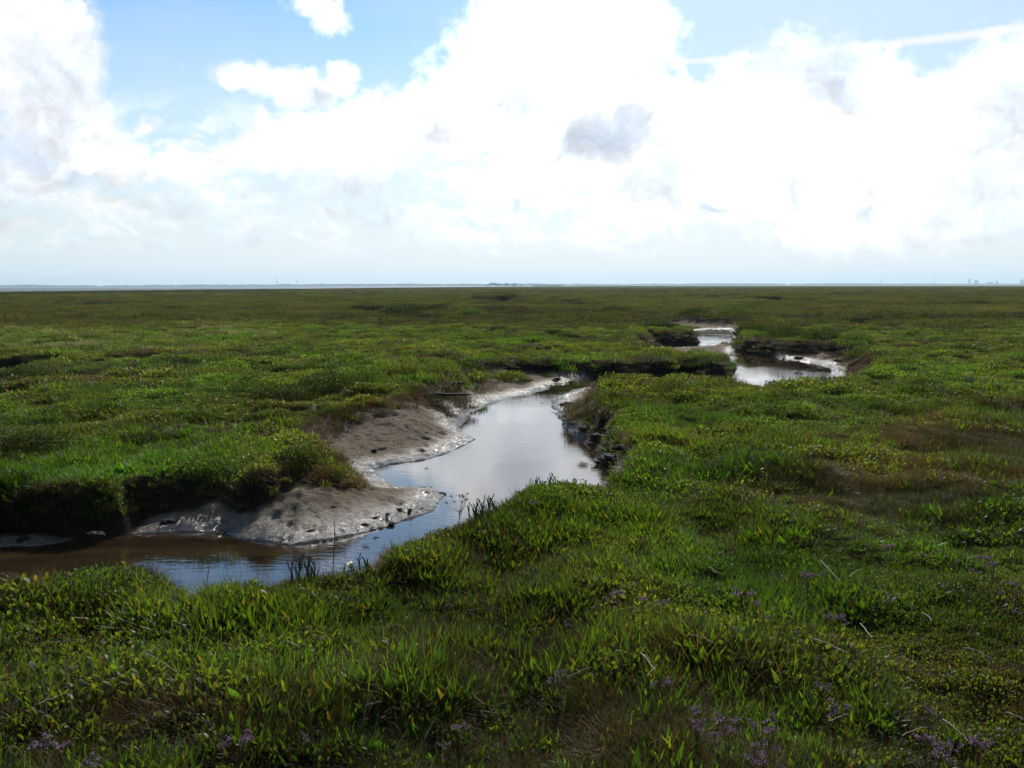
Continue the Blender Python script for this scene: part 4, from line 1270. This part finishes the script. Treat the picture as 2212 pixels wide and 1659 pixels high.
# ------------------------------------------------------------------ the far shore
M_WOOD = plain('distant_trees', (0.030, 0.045, 0.022), 0.9, 0.1, 0.4, 0.05)
M_BRICK = plain('distant_masonry', (0.22, 0.20, 0.19), 0.9, 0.1)
M_CONC = plain('distant_concrete', (0.26, 0.26, 0.27), 0.9, 0.1)
M_WHITE = plain('white_render', (0.75, 0.74, 0.70), 0.8, 0.2)
M_TILE = plain('roof_tile', (0.14, 0.09, 0.07), 0.8, 0.2)
M_STEEL = plain('painted_steel', (0.18, 0.19, 0.20), 0.6, 0.4)
import bmesh as bmh


def far_pos(nx, D):
    d = ray(nx * 0.97359, 615.0)
    return d.x / d.y * D


def ball(seed, sub=2):
    bm = bmh.new()
    bmh.ops.create_icosphere(bm, subdivisions=sub, radius=1.0)
    v = np.array([q.co[:] for q in bm.verts]); f = np.array([[q.index for q in p.verts] for p in bm.faces])
    bm.free()
    v = v * (1 + 0.35 * fbm(v[:, 0] * 1.5 + seed, v[:, 1] * 1.5 + v[:, 2] * 1.3, 1, 3, seed))[:, None]
    return v, f


BALLS = [ball(s) for s in range(5)]
gw = np.random.default_rng(77)
vs, fs, off = [], [], 0
D0 = 5200.0
for k in range(1500):
    nx = gw.uniform(-500, 2800)
    D = D0 + gw.uniform(-300, 500)
    top = np.interp(nx, [-500, 0, 350, 560, 620, 900, 1136, 1500, 1700, 2070, 2140, 2800], [13, 12.5, 9.5, 12, 11.5, 13, 12, 9.5, 9.0, 8.0, 5, 5])
    top *= 0.82 + 0.32 * float(fbm(np.array([nx * 1.0]), np.array([0.0]), 60, 4, 5)[0]) + gw.uniform(-.12, .12)
    v, f = BALLS[k % 5]
    wdt = gw.uniform(10, 26)
    vs.append(v * np.array([wdt, wdt, top * 0.55]) + np.array([far_pos(nx, D), D, top * 0.5 - 1.0])); fs.append(f + off); off += len(v)
fw = obj('distant_woodland', mesh_of('distant_woodland', np.concatenate(vs), np.concatenate(fs)), M_WOOD)
tag(fw, 'blue hazy line of woods along the far shore on the horizon', 'woods', kind='stuff')

NT_ = [(1084, 8.0, 'hazy tree at the left end of the nearer clump on the horizon'), (1100, 11.5, 'tallest round tree of the nearer clump on the horizon'), (1112, 9.0, 'tree just right of the tallest one in the horizon clump'),
       (1124, 10.5, 'second tallest tree, in the middle of the horizon clump'), (1142, 10.0, 'tree at the right of the horizon clump, before the low scrub'), (1156, 6.5, 'small tree at the right end of the horizon clump')]
for k, (nx, h, lab) in enumerate(NT_):
    D = 3000.0
    o = empty('tree', (far_pos(nx, D), D, -1.3)); tag(o, lab, 'tree', 'nearer trees on the horizon')
    vv, ff, of = [], [], 0
    for q in range(7):
        v, f = BALLS[q % 5]
        s = h * gw.uniform(.28, .42)
        vv.append(v * s * np.array([1.35, 1.2, .9]) + np.array([gw.normal(0, h * .4), gw.normal(0, h * .3), h * gw.uniform(.35, .68)])); ff.append(f + of); of += len(v)
    obj('crown', mesh_of('crown', np.concatenate(vv), np.concatenate(ff)), M_WOOD, o)
    tv, tf, _ = tube([(0, 0, -.5), (0, 0, h * .5)], .35, .25, 6)
    obj('trunk', mesh_of('trunk', tv, tf), M_TWIG, o)
vs, fs, off = [], [], 0
for k in range(60):
    nx = gw.uniform(1186, 1245); v, f = BALLS[k % 5]
    vs.append(v * np.array([7, 7, 3.2]) * gw.uniform(.7, 1.2) + np.array([far_pos(nx, 3200), 3200 + gw.uniform(-40, 40), 1.0])); fs.append(f + off); off += len(v)
tag(obj('scrub', mesh_of('scrub', np.concatenate(vs), np.concatenate(fs)), M_WOOD), 'low hazy scrub on the horizon right of the nearer trees', 'scrub', kind='stuff')


def box(x0, x1, y0, y1, z0, z1):
    v = np.array([(x, y, z) for z in (z0, z1) for y in (y0, y1) for x in (x0, x1)], float)
    f = np.array([(0, 2, 3, 1), (4, 5, 7, 6), (0, 1, 5, 4), (2, 6, 7, 3), (0, 4, 6, 2), (1, 3, 7, 5)])
    return v, f, np.zeros(8)


def boxes(name, bl, mat, parent):
    v, f, r = join([box(*b) for b in bl])
    return obj(name, mesh_of(name, v, f, False), mat, parent)


for nx, w, h, lab in [(2151, 9, 29, 'slim tall tower block on the far right horizon'), (2166, 19, 23, 'broad tower block right of the slim one on the horizon'),
                      (2196, 30, 13, 'low wide block between two towers on the far right horizon'), (2211, 12, 17, 'narrow block right of the low wide one on the horizon'),
                      (2268, 22, 26, 'broad block cut by the right edge of the view on the horizon')]:
    D = 7200.0; w *= 1.3; h *= 1.27
    o = empty('tower_block', (far_pos(nx, D), D, -1.3)); tag(o, lab, 'building', 'hazy tower blocks on the far right horizon')
    boxes('wall', [(-w / 2, w / 2, -8, 8, 0, h)], M_CONC, o)
    boxes('roof', [(-w / 2 - .4, w / 2 + .4, -8.4, 8.4, h, h + .8), (-w / 5, w / 6, -3, 3, h + .8, h + 3.4)], M_BRICK, o)
    wn_ = []
    for st_ in range(int(h // 3)):
        wn_.append((-w / 2 + 1, w / 2 - 1, -8.12, -7.9, 1.0 + 3 * st_, 2.5 + 3 * st_))
    boxes('window_band', wn_, M_STEEL, o)
for nx, lab in [(1402, 'thin mast on the horizon right of the middle'), (1955, 'thin shorter mast on the horizon at the right'), (2073, 'tall thin mast at the right, left of the tower blocks')]:
    D = 5300.0
    h = {1402: 50, 1955: 40, 2073: 52}[nx]
    o = empty('mast', (far_pos(nx, D), D, -1.3)); tag(o, lab, 'mast', 'thin masts on the horizon')
    tv, tf, _ = tube([(0, 0, 0), (0, 0, h * .5), (0, 0, h)], 1.0, .45, 6)
    obj('pole', mesh_of('pole', tv, tf), M_STEEL, o)
    boxes('platform', [(-2, 2, -2, 2, h * .42, h * .42 + 1.5)], M_STEEL, o)
D = 5000.0
o = empty('chimney', (far_pos(615, D), D, -1.3)); tag(o, 'slender tall factory chimney above the woods on the left horizon', 'chimney')
tv, tf, _ = tube([(0, 0, 0), (0, 0, 20), (0, 0, 41)], 2.0, 1.3, 12)
obj('shaft', mesh_of('shaft', tv, tf), M_BRICK, o)
tv, tf, _ = tube([(0, 0, 39.5), (0, 0, 42)], 1.75, 1.75, 12)
obj('rim', mesh_of('rim', tv, tf), M_BRICK, o)
o = empty('water_tower', (far_pos(658, D), D, -1.3)); tag(o, 'small dark cone topped water tower right of the chimney on the horizon', 'water tower')
tv, tf, _ = tube([(0, 0, 0), (0, 0, 27)], .6, .5, 10)
obj('shaft', mesh_of('shaft', tv, tf), M_CONC, o)
tv, tf, _ = tube([(0, 0, 25), (0, 0, 29.5), (0, 0, 30.5)], 1.0, 4.2, 14)
obj('tank', mesh_of('tank', tv, tf), M_CONC, o)
for nx, w, lab in [(789, 14, 'left one of two tiny white farmhouses on the horizon, left of the middle'), (818, 11, 'right one of two tiny white farmhouses on the horizon'), (1436, 12, 'tiny white house on the hazy shore right of the middle mast')]:
    D = 3600.0 if nx < 1000 else 4700.0
    o = empty('farmhouse', (far_pos(nx, D), D, -1.3)); tag(o, lab, 'house', 'white houses on the far shore')
    boxes('wall', [(-w / 2, w / 2, -4, 4, 0, 4.5)], M_WHITE, o)
    v = np.array([(-w / 2 - .4, -4.5, 4.5), (w / 2 + .4, -4.5, 4.5), (w / 2 + .4, 4.5, 4.5), (-w / 2 - .4, 4.5, 4.5), (-w / 2 - .4, 0, 7.5), (w / 2 + .4, 0, 7.5)], float)
    bm = bmh.new(); bv = [bm.verts.new(q) for q in v]
    for q in ((0, 1, 5, 4), (2, 3, 4, 5), (0, 4, 3), (1, 2, 5), (0, 3, 2, 1)): bm.faces.new([bv[i] for i in q])
    me = bpy.data.meshes.new('roof'); bm.to_mesh(me); bm.free()
    obj('roof', me, M_TILE, o)

# ------------------------------------------------------------------ the air
hv, hf, _ = box(-8200, 8200, -60, 8000, -3.0, 60)
hm, n = base_mat('air')
vol = n.n('ShaderNodeVolumePrincipled', ins={'Color': (0.64, 0.86, 1.0, 1), 'Density': 0.00016, 'Anisotropy': 0.3})
n.n('ShaderNodeOutputMaterial', ins={'Volume': vol.outputs[0]})
hz_ = obj('haze', mesh_of('haze', hv, hf, False), hm)
tag(hz_, kind='stuff')
